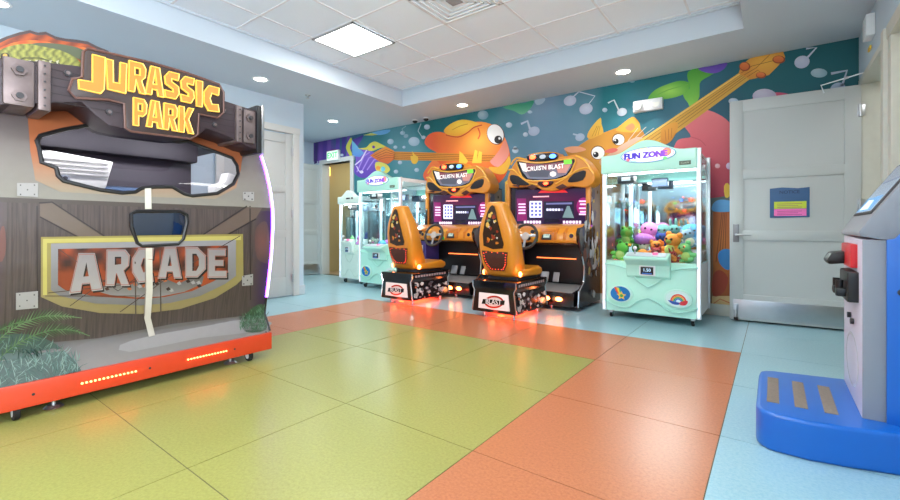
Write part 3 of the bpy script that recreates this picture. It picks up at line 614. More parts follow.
frond([(-14,372),(14,346),(44,332),(70,330),(90,336)], 12, 30, (86,126,78), (124,160,108), 9)
frond([(-14,338),(4,328),(20,322),(34,322)], 7, 18, (80,120,74), (116,152,100), 9)
ja(spl([(-30,344),(10,334),(44,338),(70,356),(80,376),(40,388),(-30,402)], 3), 4, (92,116,108), 9)
for k in range(420):
    x = random.uniform(-30, 78); top = 343+max(0, x-40)*.5; y = random.uniform(top, 392-x*.2); a = random.uniform(-1.4, 1.4); L_ = random.uniform(7, 15)
    ja([(x, y), (x+math.sin(a)*L_*.5+1.2, y-math.cos(a)*L_*.5), (x+math.sin(a)*L_, y-math.cos(a)*L_)], 5+k % 3, random.choice(((90,128,116), (132,170,156), (70,104,92), (160,190,176))), 9)
ja(spl([(242,322),(250,310),(262,304),(265,318),(266,330),(246,332)], 3), 4, (78,112,80), 5)
for k in range(160):
    x = random.uniform(240, 266); y = random.uniform(306+(266-x)*.5, 331); a = random.uniform(-.9, .7); L_ = random.uniform(3, 7)
    ja([(x, y), (x+math.sin(a)*L_*.5+.8, y-math.cos(a)*L_*.5), (x+math.sin(a)*L_, y-math.cos(a)*L_)], 5+k % 3, random.choice(((84,132,84), (128,172,140), (62,110,66), (110,156,120))), 9)
for q in ([(17,183),(38,183),(38,197),(17,196)], [(16,293),(38,291),(38,308),(16,310)], [(243,192),(254,192),(254,201),(243,200)], [(242,276),(253,274),(253,285),(242,286)]):
    ja(q, 9, (198,194,190)); cx = sum(p[0] for p in q)/4; cy = sum(p[1] for p in q)/4; hx = abs(q[1][0]-q[0][0])*.33; hy = abs(q[2][1]-q[1][1])*.33
    for sx, sy in ((-1,-1), (1,-1), (-1,1), (1,1), (0,0)): ja(ell(cx+sx*hx, cy+sy*hy, .8, .8, 6), 10, (96,90,88))
b.build('gate_artwork', J, world=True)
# window gaskets and panes
for nm, L_, rr in (('windscreen', wYZ, .012), ('hatch_window', hYZ, .0112)):
    b = MB(); b.tube([(prof(z)+.003, y, z) for y, z in L_], rr, black, closed=True); g = b.build(nm+'_gasket' if 0 else nm, J, world=True)
    b = MB(); b.flat([L_], Pf(-.006), glassy('tinted_glass', (214,212,220), .04) if nm == 'windscreen' else glassy('smoked_glass', (84,92,110), .3), us=.3, vs=.04); b.build('pane', g, world=True) 
# body behind the panel
b = MB()
for y in (Y0, Y1-.03):
    b.prism([(prof(z)-.01, z) for z in [.12+.08*k for k in range(21)]]+[(-3.52, 1.72), (-3.52, .95), (-4.75, .85), (-4.75, .12)], 'y', y, y+.03, black)
    b.box(-4.75, -4.66, y, y+.03, .8, 1.7, black)
b.box(-4.75, -3.25, Y0, Y1, .12, .17, black); b.box(-4.75, -3.47, Y0, Y1, 1.68, 1.80, M('roof_brown', (62,50,54), .5)); b.box(-3.5, -3.14, Y0, Y1, .13, .17, black)
b.build('body', J, world=True)
inn = M('interior_plum', (46,38,48), .6)
b = MB(); b.box(-4.12, -3.85, .36, 1.58, .17, 1.56, inn, .04); b.box(-3.84, -3.70, .3, 1.56, 1.52, 1.68, M('plum_dark', (30,25,32), .6), .02); b.box(-3.80, -3.62, .92, 1.45, .5, 1.29, M('seat_blue', (70,96,128), .5), .04); b.build('bench_seat', J, world=True)
wht = M('cream_enamel', (224,222,214), .4, var=.08, scale=12)
b = MB()
SCF = lambda P_: [(y*1.045, 1+(z-1)*1.045) for y, z in P_]
b.prism(SCF([(.44,1.42),(.62,1.455),(.92,1.425),(.90,1.34),(.88,1.25),(.70,1.245),(.60,1.30),(.44,1.32)]), 'x', -3.66, -3.54, wht, .012)
for k in range(4): b.box(-3.545, -3.525, .48, .93, 1.42-.028*k, 1.432-.028*k, M('enamel_rib', (180,178,172), .4), .003)
b.cyl((-3.54, .71, 1.31), (-3.52, .71, 1.31), .024, steel); b.cyl((-3.525, .71, 1.31), (-3.515, .71, 1.31), .012, dark); b.build('left_fender', J, world=True)
b = MB(); b.prism(SCF([(1.50,1.21),(1.66,1.24),(1.68,1.40),(1.60,1.42),(1.58,1.35),(1.50,1.31)]), 'x', -3.56, -3.44, wht, .012); b.cyl((-3.44, 1.66, 1.30), (-3.425, 1.66, 1.30), .02, steel); b.build('right_fender', J, world=True)
# base rail
area('cabin_fill', (-3.36, 1.0, 1.63), .08, 1.2, 14, (0, math.radians(50), 0), col=(.95,.97,1))  # added area light without a fixture, brightens the dark cabin interior
rail = M('rail_orange', (206,62,30), .35, coat=.3, var=.03)
b = MB(); b.box(-3.20, -3.115, Y0-.01, Y1+.01, .062, .19, rail, .006)
for y in (.50, 1.03, 1.56): b.cyl((-3.117, y, .125), (-3.112, y, .125), .007, dark, n=8)
rl = b.build('base_rail', J, world=True); tag(rl, 'orange base rail with rows of small lights')
led = M('rail_led', (255,150,110), .3, emit=16, ecol=(255,84,44))
for ya_, yb_ in ((.70, .955), (1.25, 1.50)):
    b = MB(); n = 14
    for k in range(n): y = ya_+(yb_-ya_)*k/(n-1); b.cyl((-3.116, y, .125), (-3.110, y, .125), .006, led, n=8)
    b.build('light_strip', rl, world=True)
for y in (.44, 1.69):
    for x in (-3.16, -4.6):
        b = MB(); b.cyl((x, y-.014, .042), (x, y+.014, .042), .042, rubber, n=20, bev=.004); b.cyl((x, y-.016, .042), (x, y+.016, .042), .024, white, n=12); b.box(x-.03, x+.03, y-.02, y+.02, .07, .125, steel, .004); b.build('caster', J, world=True)
for y in (.60, 1.58):
    b = MB(); b.cyl((-3.22, y, 0), (-3.22, y, .016), .045, steel, .03, n=20); b.cyl((-3.22, y, .01), (-3.22, y, .125), .012, steel); b.build('leveling_foot', J, world=True)
# violet edge lights
vio = M('violet_led', (190,120,255), .3, emit=9, ecol=(140,60,255)); vw = M('violet_core', (245,235,255), .3, emit=3, ecol=(206,170,255))
for y in (Y0-.006, Y1+.006):
    b = MB(); P_ = [(prof(z)+.004, y, z) for z in [.46+.03*k for k in range(38)]]
    b.tube(P_, .011, vio); b.tube([(x+.006, yy+.002, z) for x, yy, z in P_], .0065, vw); b.build('edge_light', J, world=True)
    b = MB(); b.tube([(prof(z), y, z) for z in (.2, .26, .325, .40, .46)], .010, black); b.build('edge_trim', J, world=True)
# timber beam marquee
tim = M('timber_beam', (46,32,38), .5, var=.25, scale=9, bump=.15); tr_ = M('timber_rim', (96,66,60), .45, var=.2, scale=12)
b = MB()
beam = [(.36,1.60),(.50,1.64),(.68,1.69),(.74,1.63),(.80,1.585),(.90,1.575),(1.18,1.58),(1.27,1.60),(1.33,1.665),(1.50,1.63),(1.62,1.585),(1.69,1.575),(1.69,1.86),(1.62,1.865),(1.40,1.885),(1.03,1.90),(.66,1.885),(.50,1.86),(.36,1.835)]
b.prism(beam, 'x', -3.36, -3.03, tim, .012)
for k in range(5): b.box(-3.032, -3.0285, .37, 1.68, 1.665+k*.042, 1.668+k*.042, M('timber_groove', (28,20,24), .7))
bo = b.build('timber_beam', J, world=True)
b = MB(); NB = [(.635,1.80),(.62,1.735),(.65,1.70),(.79,1.725),(.865,1.72),(.87,1.58),(.90,1.565),(1.22,1.575),(1.265,1.61),(1.27,1.745),(1.39,1.745),(1.43,1.79),(1.43,1.93),(1.40,1.975),(1.2,1.995),(1.0,2.0),(.70,1.985),(.68,1.96),(.675,1.82)]
b.prism(NB, 'x', -3.06, -3.004, M('name_board_wood', (48,33,31), .45, var=.25, scale=10), .012); b.tube([(-3.006, y, z) for y, z in NB], .007, tr_, closed=True, n=6); sg = b.build('name_board', J, world=True)
gold = M('letter_yellow', (244,190,80), .35, emit=.35, ecol=(255,210,90)); orl = M('letter_orange', (226,112,44), .35, emit=.32, ecol=(255,130,50))
def letter(ch, y0, y1, z0, z1):
    t = bmesh.new(); fl = [p for l in GL[ch] for p in l]; W, H_ = y1-y0, z1-z0
    tr = geometry.tessellate_polygon([[Vector((u, v, 0)) for u, v in l] for l in GL[ch]])
    V = [t.verts.new((-2.985, y0+u*W, z0+v*H_)) for u, v in fl]; fs = []
    for q in tr:
        try: fs.append(t.faces.new([V[i] for i in q]))
        except ValueError: pass
    bmesh.ops.recalc_face_normals(t, faces=fs)
    if fs[0].normal.x < 0: bmesh.ops.reverse_faces(t, faces=fs)
    bx = [e for e in t.edges if e.is_boundary]; ex = bmesh.ops.extrude_edge_only(t, edges=bx)
    for v in [g for g in ex['geom'] if isinstance(g, bmesh.types.BMVert)]: v.co.x = -3.01
    bmesh.ops.inset_region(t, faces=fs, thickness=.0045, depth=-.003, use_even_offset=True)
    t.faces.ensure_lookup_table(); s_ = set(fs); q = MB(); q.sl(gold); q.sl(orl); mp = {v: q.bm.verts.new(v.co) for v in t.verts}
    for f in t.faces:
        nf = q.bm.faces.new([mp[v] for v in f.verts]); nf.material_index = 1 if f in s_ else 0
    t.free(); q.build('letter', sg, world=True, ang=20)
for a in (('J',.655,.775,1.745,1.955),('U',.775,.875,1.775,1.950),('R',.880,.970,1.795,1.975),('A',.965,1.065,1.800,1.975),('S',1.065,1.150,1.805,1.970),('S',1.155,1.238,1.800,1.965),('I',1.245,1.290,1.790,1.960),('C',1.295,1.395,1.775,1.945),
          ('P',.905,.975,1.600,1.765),('A',.970,1.060,1.605,1.770),('R',1.060,1.140,1.605,1.770),('K',1.145,1.235,1.605,1.770)): letter(*a)
# metal straps
st_ = M('worn_iron', (112,99,98), .42, metal=.5, var=.5, scale=11, bump=.3)
for s0, s1, f0, f1 in ((.375, .49, .50, .55), (1.575, 1.662, 1.52, 1.56)):
    b = MB(); b.box(-3.37, -3.016, s0, s1, 1.612, 1.848, st_, .012); b.box(-3.37, -3.006, f0, f1, 1.605, 1.862, st_, .008)
    for z in (1.66, 1.79):
        c = (s0+s1)/2; b.cyl((-3.012, c, z), (-3.0, c, z), .030, st_, n=6); b.cyl((-3.0, c, z), (-2.99, c, z), .015, dark, n=10)
    for k in range(6): b.cyl((-3.0, (f0+f1)/2, 1.63+k*.041), (-2.995, (f0+f1)/2, 1.63+k*.041), .005, dark, n=6)
    b.build('iron_strap', J, world=True)
for y, z in ((.62, 1.83), (.80, 1.66), (1.38, 1.70), (1.44, 1.81)):
    b = MB(); b.cyl((-3.03, y, z), (-3.018, y, z), .018, dark, n=6); b.cyl((-3.018, y, z), (-3.012, y, z), .009, st_, n=10); b.build('bolt', bo, world=True)
b = MB(); b.box(-3.33, -3.02, 1.675, 1.715, 1.55, 1.90, black, .008); b.box(-3.10, -3.03, 1.71, 1.74, 1.55, 1.91, steel, .006); b.build('end_post', J, world=True)
# crest with dinosaur art
cr_px = [(-30,70),(-24,52),(-8,42),(6,36),(20,31.5),(30,29.5),(38,32),(46,31),(56,36),(66,38),(76,39),(88,41),(98,46),(108,50),(116,56),(124,66),(124,100),(-30,100)]
cYZ = [(q.y, q.z) for q in (on_x(a, c_, -3.12) for a, c_ in cr_px)]
b = MB(); b.prism(cYZ, 'x', -3.16, -3.125, M('crest_edge', (60,48,50), .5), .006)
b.gain = .5
cf = lambda l: (lambda u, v: on_x(u, v, -3.121+.0009*l))
def ca(pts, l, col, st=5, sm=0): b.flat(spl(pts, sm) if sm else pts, cf(l), ART if l != 1 else ARTE, col, st, st)
ca([(-26,72),(-20,54),(-4,45),(8,39),(20,35),(30,33),(38,35.5),(46,34.5),(56,39.5),(66,41.5),(76,42.5),(88,44.5),(97,49),(106,53),(113,58.5),(119,68),(120,98),(-28,98)], 0, lambda u, v: mixc((226,104,40), (140,60,36), .5+.5*math.sin(u*.3+v*.4)))
ca([(-20,60),(-4,50),(12,43),(30,40),(48,42),(66,46),(82,47),(92,50),(80,53),(60,52),(30,54),(0,64)], 1, lambda u, v: mixc((236,122,46), (198,80,36), .5+.5*math.sin(u*.35)), 5, 2)
ca([(-26,70),(-10,56),(4,48),(20,44),(40,44),(58,49),(70,54),(78,60),(76,72),(-26,74)], 2, lambda u, v: mixc((206,206,96), (120,120,60), .5+.5*math.sin(u*.7+2*math.sin(v*.5))), 3, 2)
ca([(30,44),(50,43),(76,47),(96,56),(108,66),(112,78),(96,72),(80,60),(60,50)], 3, (104,112,84), 5, 2)
ca(ell(5,56,4.5,3.2), 4, (60,50,36)); ca(ell(5,55.5,2.4,2), 5, (236,196,90)); ca(strk([(10,64),(24,58),(40,58),(60,64)], 1.2), 4, (88,86,50))
for k in range(7): ca([(14+k*7,60+abs(k-3)*.4),(17+k*7,60),(15.5+k*7,65)], 5, (232,226,190))
b.build('dinosaur_crest', J, world=True)
# ---------------------------------------------------------------- CLAW MACHINES
gl = glassy('display_glass', (246,252,252), .05)
mirror = M('mirror_back', (214,224,228), .04, metal=1, var=0)
tube_w = M('white_led_tube', (240,246,255), .3, emit=.8, ecol=(226,240,255))
def arch(w, z0, z1, zt, n=24, sh_=.55):
    o = [(-w/2, z0), (w/2, z0)]
    for k in range(n+1):
        t = 1-2*k/n; o.append((t*w/2, z1+(zt-z1)*(math.cos(PI*min(1, abs(t)/.74))*.5+.5)))
    return o
def claw_machine(label, W, D, zg, zh, zs, zt, front, sign=True, body=mint, grp=None):
    """W,D footprint; zg glass sill; zh header bottom; zs header shoulder; zt arch top. Front faces -y."""
    r = thing('claw_machine', label, 'claw machine', group=grp); y0, y1 = -D/2, D/2; k = W/.93
    # lower cabinet with bowed front
    b = MB(); n = 14
    def fr(zz, inset=0):
        bow = .035*k*math.sin(PI*min(1, max(0, (zz-.05)/(zg-.05)))**.8)
        pts = [(-W/2+.035+inset, y0+.03), ]
        for i in range(n+1): t = -1+2*i/n; pts.append((t*(W/2-.045-inset), y0+.012-bow*(1-t*t)*.8))
        return pts+[(W/2-.035-inset, y0+.03), (W/2-.035, y1-.02), (-W/2+.035, y1-.02)]
    b.loft([[(x, y, z) for x, y in fr(z)] for z in [.085, .11, .2, .3, .4, .5, .58, zg-.01, zg]], body); b.build('lower_cabinet', r)
    # embossed flowing lines on the front
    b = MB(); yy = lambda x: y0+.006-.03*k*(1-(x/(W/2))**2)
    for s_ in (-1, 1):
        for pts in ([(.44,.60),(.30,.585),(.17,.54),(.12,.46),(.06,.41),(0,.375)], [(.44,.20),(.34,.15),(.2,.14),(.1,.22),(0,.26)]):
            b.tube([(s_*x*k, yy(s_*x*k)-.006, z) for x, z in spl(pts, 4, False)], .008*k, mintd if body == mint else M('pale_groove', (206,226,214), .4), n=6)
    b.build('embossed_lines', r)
    for s_ in (-1, 1) if sign else ():
        b = MB(); c = (s_*.27*k, .28); b.prism(ell(c[0], c[1], .125*k, .095, 26), 'y', y0-.026, y0+.02, M('oval_rim', (196,240,226), .3), .004)
        fn = lambda u, v: (u, y0-.0275, v); fn2 = lambda u, v: (u, y0-.0282, v); fn3 = lambda u, v: (u, y0-.0289, v); cx, cz = c
        if s_ < 0:
            b.flat(ell(cx, cz, .10*k, .082, 26), fn, ARTG, (28,120,190))
            for q, cc in ((0,(236,60,60)), (1,(248,160,50)), (2,(246,226,80)), (3,(60,180,110))): b.flat(strk(spl([(cx-.055*k+.014*q*k, cz+.07-.002*q), (cx-.03*k+.01*q*k, cz+.02), (cx+.0*k, cz-.01-.0*q)], 4, False), .014*k), fn2, ARTG, cc)
            st5 = [(cx+.012*k+(.05 if i % 2 == 0 else .024)*k*math.sin(i*PI/5), cz-.018+(.05 if i % 2 == 0 else .024)*math.cos(i*PI/5)) for i in range(10)]
            b.flat(st5, fn3, ARTG, (246,206,80)); b.flat(ell(cx+.012*k, cz-.018, .018*k, .018, 12), lambda u, v: (u, y0-.0295, v), ARTG, (80,170,90))
        else:
            b.flat(ell(cx, cz, .105*k, .082, 26), fn, ARTG, (216,244,240))
            for q, cc in ((0,(236,60,60)), (1,(248,160,50)), (2,(60,170,90)), (3,(50,110,200))):
                rr = .066-.013*q; b.flat(strk([(cx+.005*k+rr*k*math.cos(a), cz-.03+rr*1.1*math.sin(a)) for a in [PI*j/12 for j in range(13)]], .012*k), fn2, ARTG, cc)
            b.flat(spl([(cx-.085*k, cz-.02), (cx-.05*k, cz-.055), (cx, cz-.06), (cx+.03*k, cz-.04), (cx-.03*k, cz-.03)], 3), fn3, ARTG, (40,90,180)); b.flat(spl([(cx+.02*k, cz-.03), (cx+.085*k, cz-.01), (cx+.07*k, cz-.055), (cx+.02*k, cz-.06)], 3), fn3, ARTG, (214,60,70))
        b.build('emblem', r)
    # corner posts, with a light tube in front ones
    for sx in (-1, 1):
        for yy_, nm in ((y0, 1), (y1-.04, 0)):
            b = MB(); x0 = sx*(W/2)-(.042 if sx > 0 else 0); b.box(x0, x0+.042, yy_, yy_+.04, .085, zs, M('post_white', (226,232,236), .3, metal=.2), .006)
            if nm: b.box(x0+.012, x0+.030, yy_-.004, yy_+.002, .10, zs-.02, tube_w, .002)
            b.build('corner_post', r)
    # header
    b = MB(); hp = [(x-.015, z) for x, z in arch(W-.03, zh, zs, zt)]; b.prism(hp, 'y', y0-.045, y0+.06, body, .016, seg=3); b.box(-W/2+.04, W/2-.04, y0+.05, y1-.01, zs-.06, zs, white, .004)
    b.build('header', r)
    b = MB(); b.box(-W/2+.05, W/2-.05, y0+.062, y0+.085, zh-.012, zh+.02, M('header_tube', (255,255,255), .3, emit=7, ecol=(245,250,255))); b.build('header_light', r)
    if sign:
        sz = (zh+zt)/2+.004; b = MB(); b.prism(ell(0, sz, .26*k, .083, 36), 'y', y0-.052, y0-.04, M('sign_edge', (90,180,200), .3), .003)
        F1 = lambda o: (lambda u, v: (u, y0-.0525-.0007*o, v))
        b.flat(ell(0, sz, .25*k, .076, 36), F1(0), ARTE, (238,240,246)); b.flat([ell(0, sz, .245*k, .074, 36), ell(0, sz, .236*k, .069, 36)[::-1]], F1(1), ARTE, (150,130,210))
        for q, cc in (([(-.14,.05),(-.02,.072),(.06,.03)], (240,190,110)), ([(.02,-.068),(.1,-.03),(.13,.06)], (240,200,90)), ([(.1,-.055),(.19,.03)], (230,120,180)), ([(-.2,-.03),(-.14,-.055),(-.1,-.062)], (120,200,220))): b.flat(strk(spl([(x*k, sz+z) for x, z in q], 4, False), .008), F1(2), ARTE, cc)
        b.flat(ell(.175*k, sz+.012, .045*k, .042, 16), F1(2), ARTE, rad(.175*k, sz+.012, .05, .05, (250,180,90), (232,110,120)), .02, .02); b.flat(ell(-.185*k, sz-.035, .018*k, .018, 12), F1(2), ARTE, (226,90,100)); b.flat(ell(.16*k, sz-.05, .02*k, .016, 12), F1(2), ARTE, (110,200,120))
        for dx_ in (-.003, .003): b.text('FUN ZONE', F1(3+dx_*100), .083, ARTE, gv(-.2*k, .2*k, (50,40,170), (140,70,190), 0), .045, -.022*k+dx_, sz-.004, k*.98)
        b.build('sign', r)
        b = MB(); b.box(.285*k, .385*k, y0-.052, y0-.044, zh+.035, zh+.075, M('badge_olive', (92,110,92), .5), .003); b.text('CLAW', lambda u, v: (u, y0-.0525, v), .026, ARTG, (200,214,190), .004, .335*k, zh+.054); b.build('badge', r)
    else:
        b = MB(); b.box(-.05, .05, y0-.052, y0-.044, zs-.05, zs-.025, dark, .003); b.box(.09, .13, y0-.052, y0-.044, zs-.05, zs-.02, dark, .003); b.build('badge', r)
    # glazing, back mirror, interior
    b = MB(); b.box(-W/2+.04, W/2-.04, y0+.016, y0+.021, zg, zh+.01, gl); b.build('front_glass', r)
    for sx in (-1, 1): b = MB(); b.box(sx*(W/2-.018)-.003, sx*(W/2-.018)+.003, y0+.04, y1-.04, zg, zs-.06, gl); b.build('side_glass', r)
    b = MB(); b.box(-W/2+.042, W/2-.042, y1-.035, y1-.03, zg-.1, zs-.07, mirror); b.build('back_mirror', r)
    b = MB(); b.box(-W/2+.02, W/2-.02, y0+.03, y1-.02, .09, .62*zg/.64, white); 
    for sx in (-1, 1): b.prism([(y0+.04, .09), (y1-.04, .09), (y1-.04, zg), (y0+.04, zg)], 'x', sx*(W/2-.03)-.008, sx*(W/2-.03)+.008, M('side_panel_print', (206,232,230), .4))
    b.build('inner_body', r)
    b = MB(); b.box(-W/2+.3*k, W/2-.045, y0+.26, y1-.04, .61*zg/.64, zg+.09, white, .01); b.build('prize_platform', r)
    # gantry and claw
    gx_, gy_ = -.26*k, y0+.2
    b = MB(); b.box(-W/2+.05, W/2-.05, gy_-.012, gy_+.012, zh-.005, zh+.02, steel); b.box(gx_-.085*k, gx_+.085*k, gy_-.06, gy_+.06, zh-.10, zh-.005, black, .006); b.box(gx_-.04*k, gx_+.05*k, gy_-.063, gy_-.06, zh-.07, zh-.03, M('gantry_label', (190,196,200), .4)); b.box(.02-.1*k, .02+.06*k, y1-.26, y1-.16, zh-.12, zh-.02, M('blue_box', (64,82,110), .4), .008); b.build('gantry', r)
    b = MB(); b.cyl((gx_, gy_, zh-.22), (gx_, gy_, zh-.10), .006, steel, n=8); b.cyl((gx_, gy_, zh-.26), (gx_, gy_, zh-.21), .022, dark)
    for q in range(3):
        a = q*2*PI/3+.4; c, s_ = math.cos(a), math.sin(a); b.tube([(gx_, gy_, zh-.25), (gx_+.05*c, gy_+.05*s_, zh-.27), (gx_+.055*c, gy_+.055*s_, zh-.33), (gx_+.02*c, gy_+.02*s_, zh-.37)], .006, steel, n=6)
    b.build('claw', r)
    b = MB(); hx = .10*k; ga = glassy('acrylic', (232,246,250), .14)
    for q in ((gx_-hx, gx_-hx+.005, gy_-.1, gy_+.1), (gx_+hx-.005, gx_+hx, gy_-.1, gy_+.1), (gx_-hx, gx_+hx, gy_-.1, gy_-.095), (gx_-hx, gx_+hx, gy_+.095, gy_+.1)): b.box(*q, zg-.02, zg+(zh-zg)*.68, ga)
    b.cyl((gx_+.02, gy_+.09, zg), (gx_+.02, gy_+.09, zh-.12), .022, M('lit_rod', (240,246,250), .3, emit=.8)); b.build('prize_chute', r)
    # console
    b = MB(); cw = .205*k; zc = zg+.055
    b.prism([(y0+.02, zg-.19), (y0-.045, zg-.15), (y0-.06, zg-.03), (y0-.16*k, zg+.03), (y0-.165*k, zc), (y0-.02, zc+.045), (y0+.015, zc+.04)], 'x', -cw, cw, body, .012, seg=3); cs = b.build('console', r)
    b = MB(); b.box(-cw*.9, cw*.9, 0, .11*k, 0, .004, M('console_plate', (188,200,206), .3), .002, X=Matrix.Translation((0, y0-.148*k, zc+.011)) @ Matrix.Rotation(.29, 4, 'X')); b.build('control_plate', cs)
    b = MB(); b.cyl((-.11*k, y0-.09, zc+.02), (-.11*k, y0-.09, zc+.085), .008, steel, n=8); b.ball((-.11*k, y0-.09, zc+.095), .02, white); b.build('joystick', cs)
    b = MB(); b.cyl((.08*k, y0-.09, zc+.02), (.08*k, y0-.09, zc+.05), .028, M('start_button', (240,120,170), .3, emit=.4)); b.build('start_button', cs)
    b = MB(); zr = zg-.085; b.box(-.075*k, .075*k, y0-.075, y0-.045, zr-.055, zr+.05, white, .008); b.box(-.06*k, .06*k, y0-.08, y0-.073, zr-.042, zr+.038, black, .004); b.text('1.50', lambda u, v: (u, y0-.0815, v), .045, ARTS, (190,230,255), .006, 0, zr+.004); b.box(-.045*k, .045*k, y0-.0815, y0-.08, zr-.034, zr-.026, M('reader_blue', (60,130,230), .4)); b.build('card_reader', r)
    for sx in (-1, 1):
        for yy_ in (y0+.07, y1-.09):
            x = sx*(W/2-.08); b = MB(); b.cyl((x-.014, yy_+.01, .034), (x+.014, yy_+.01, .034), .034, rubber, n=18, bev=.005); b.cyl((x-.016, yy_+.01, .034), (x+.016, yy_+.01, .034), .014, steel, n=10); b.box(x-.02, x+.02, yy_-.02, yy_+.03, .055, .09, steel, .003); b.build('caster', r)
    return r
C1 = claw_machine('large mint claw machine beside the open grey door, full of plush toys', .97, .80, .64, 1.60, 1.80, 1.93, 1)
C1.location = (-1.055, 5.315, 0)
C2 = dup(C1, loc=(-5.145, 5.33, 0), label='large mint claw machine in the far corner beside the small one')
C3 = claw_machine('small pale claw machine standing between doorway and mint claw machine', .60, .60, .70, 1.44, 1.57, 1.68, 0, sign=False, body=M('pale_mint', (222,240,228), .35))
C3.location = (-6.13, 5.46, 0)
for c, w_ in ((C1, 5), (C2, 7), (C3, 4)):
    l = area('claw_machine_lamp', (c.location.x, c.location.y-.1, 1.58 if c != C3 else 1.41), .5, .3, w_*2.2)
# plush toys
def plush(kind, col, c2, label, x, y, z, s=.085, rz=0, tilt=0, grp=None):
    cx_, hw, fy = (-1.055, .462, 4.945) if x > -2 else ((-5.145, .462, 4.96) if x < -4.7 and x > -5.7 else (-6.13, .275, 5.19))
    x = max(cx_-hw+1.3*s, min(cx_+hw-1.3*s, x)); y = max(fy+1.12*s, y)
    r = thing('plush_toy', label, 'plush toy', (x, y, z), rz, grp); R_ = Matrix.Rotation(tilt, 4, 'Y'); P1 = M('plush_%d_%d_%d' % col, col, .9, var=.14, scale=70, bump=.35); P2 = M('plush_%d_%d_%d' % c2, c2, .9, var=.14, scale=70, bump=.35)
    b = MB(); T = Matrix.Translation((0, 0, s*.75)) @ R_
    if kind == 'octopus':
        b.ball((0, 0, s*.35), (s*.95, s*.85, s*.8), P1, X=T)
        for q in range(7):
            a = q*2*PI/7+.3; b.tube([T @ Vector((math.cos(a)*s*.4, math.sin(a)*s*.4, -s*.1)), T @ Vector((math.cos(a)*s*.95, math.sin(a)*s*.8, -s*.5)), T @ Vector((math.cos(a)*s*1.25, math.sin(a)*s*.95, -s*.35))], s*.22, P1, n=8)
    elif kind == 'mushroom':
        b.ball((0, 0, s*.4), (s*1.05, s*.95, s*.65), P1, X=T); b.ball((0, 0, -s*.25), (s*.55, s*.5, s*.6), P2, X=T)
        for q in range(5): a = q*1.256; b.ball((math.cos(a)*s*.75, math.sin(a)*s*.68, s*.62), s*.17, P2, 8, X=T)
    else:
        b.ball((0, 0, -s*.15), (s*.72, s*.6, s*.75), P1, X=T); b.ball((0, -s*.15, s*.75), (s*.72, s*.62, s*.6), P1, X=T)
        b.ball((0, -s*.42, -s*.15), (s*.5, s*.35, s*.52), P2, X=T)
        for q in (-1, 1):
            if kind == 'bear': b.ball((q*s*.55, -s*.05, s*1.25), s*.27, P1, 10, X=T); b.ball((0, -s*.68, s*.62), (s*.3, s*.22, s*.2), P2, 10, X=T)
            if kind == 'frog': b.ball((q*s*.38, -s*.2, s*1.25), s*.3, P1, 10, X=T)
            if kind == 'rabbit': b.ball((q*s*.3, 0, s*1.6), (s*.17, s*.13, s*.55), P1, 10, X=T)
            if kind == 'cat': b.cyl(T @ Vector((q*s*.42, -s*.05, s*1.05)), T @ Vector((q*s*.55, -s*.05, s*1.6)), s*.26, P1, s*.03, n=10)
            b.ball((q*s*.8, -s*.25, s*.05), (s*.42, s*.26, s*.25), P1, 10, X=T @ Matrix.Rotation(q*.3, 4, 'Y')); b.ball((q*s*.5, -s*.55, -s*.62), (s*.28, s*.5, s*.27), P1, 10, X=T)
    b.build('body', r)
    for q in (-1, 1):
        b = MB(); e = (q*s*.24, -s*.70, s*.86) if kind not in ('octopus', 'mushroom') else ((q*s*.3, -s*.76, s*.45) if kind == 'octopus' else (q*s*.2, -s*.48, -s*.12))
        if kind == 'frog': e = (q*s*.38, -s*.45, s*1.3)
        b.ball(e, s*.12, M('toy_eye', (14,14,16), .15), 8, X=T); b.build('eye', r)
    return r
G1 = 'plush toys in the large claw machine by the door'
GR = (116,206,84); TL = (96,150,146); BL = (86,166,214); PK = (236,130,196); OR = (236,140,56); NV = (40,66,140); PU = (176,110,190); CR = (236,224,196); YG = (196,214,120); GB = (140,170,196); RD = (168,60,60); LG = (128,200,128)
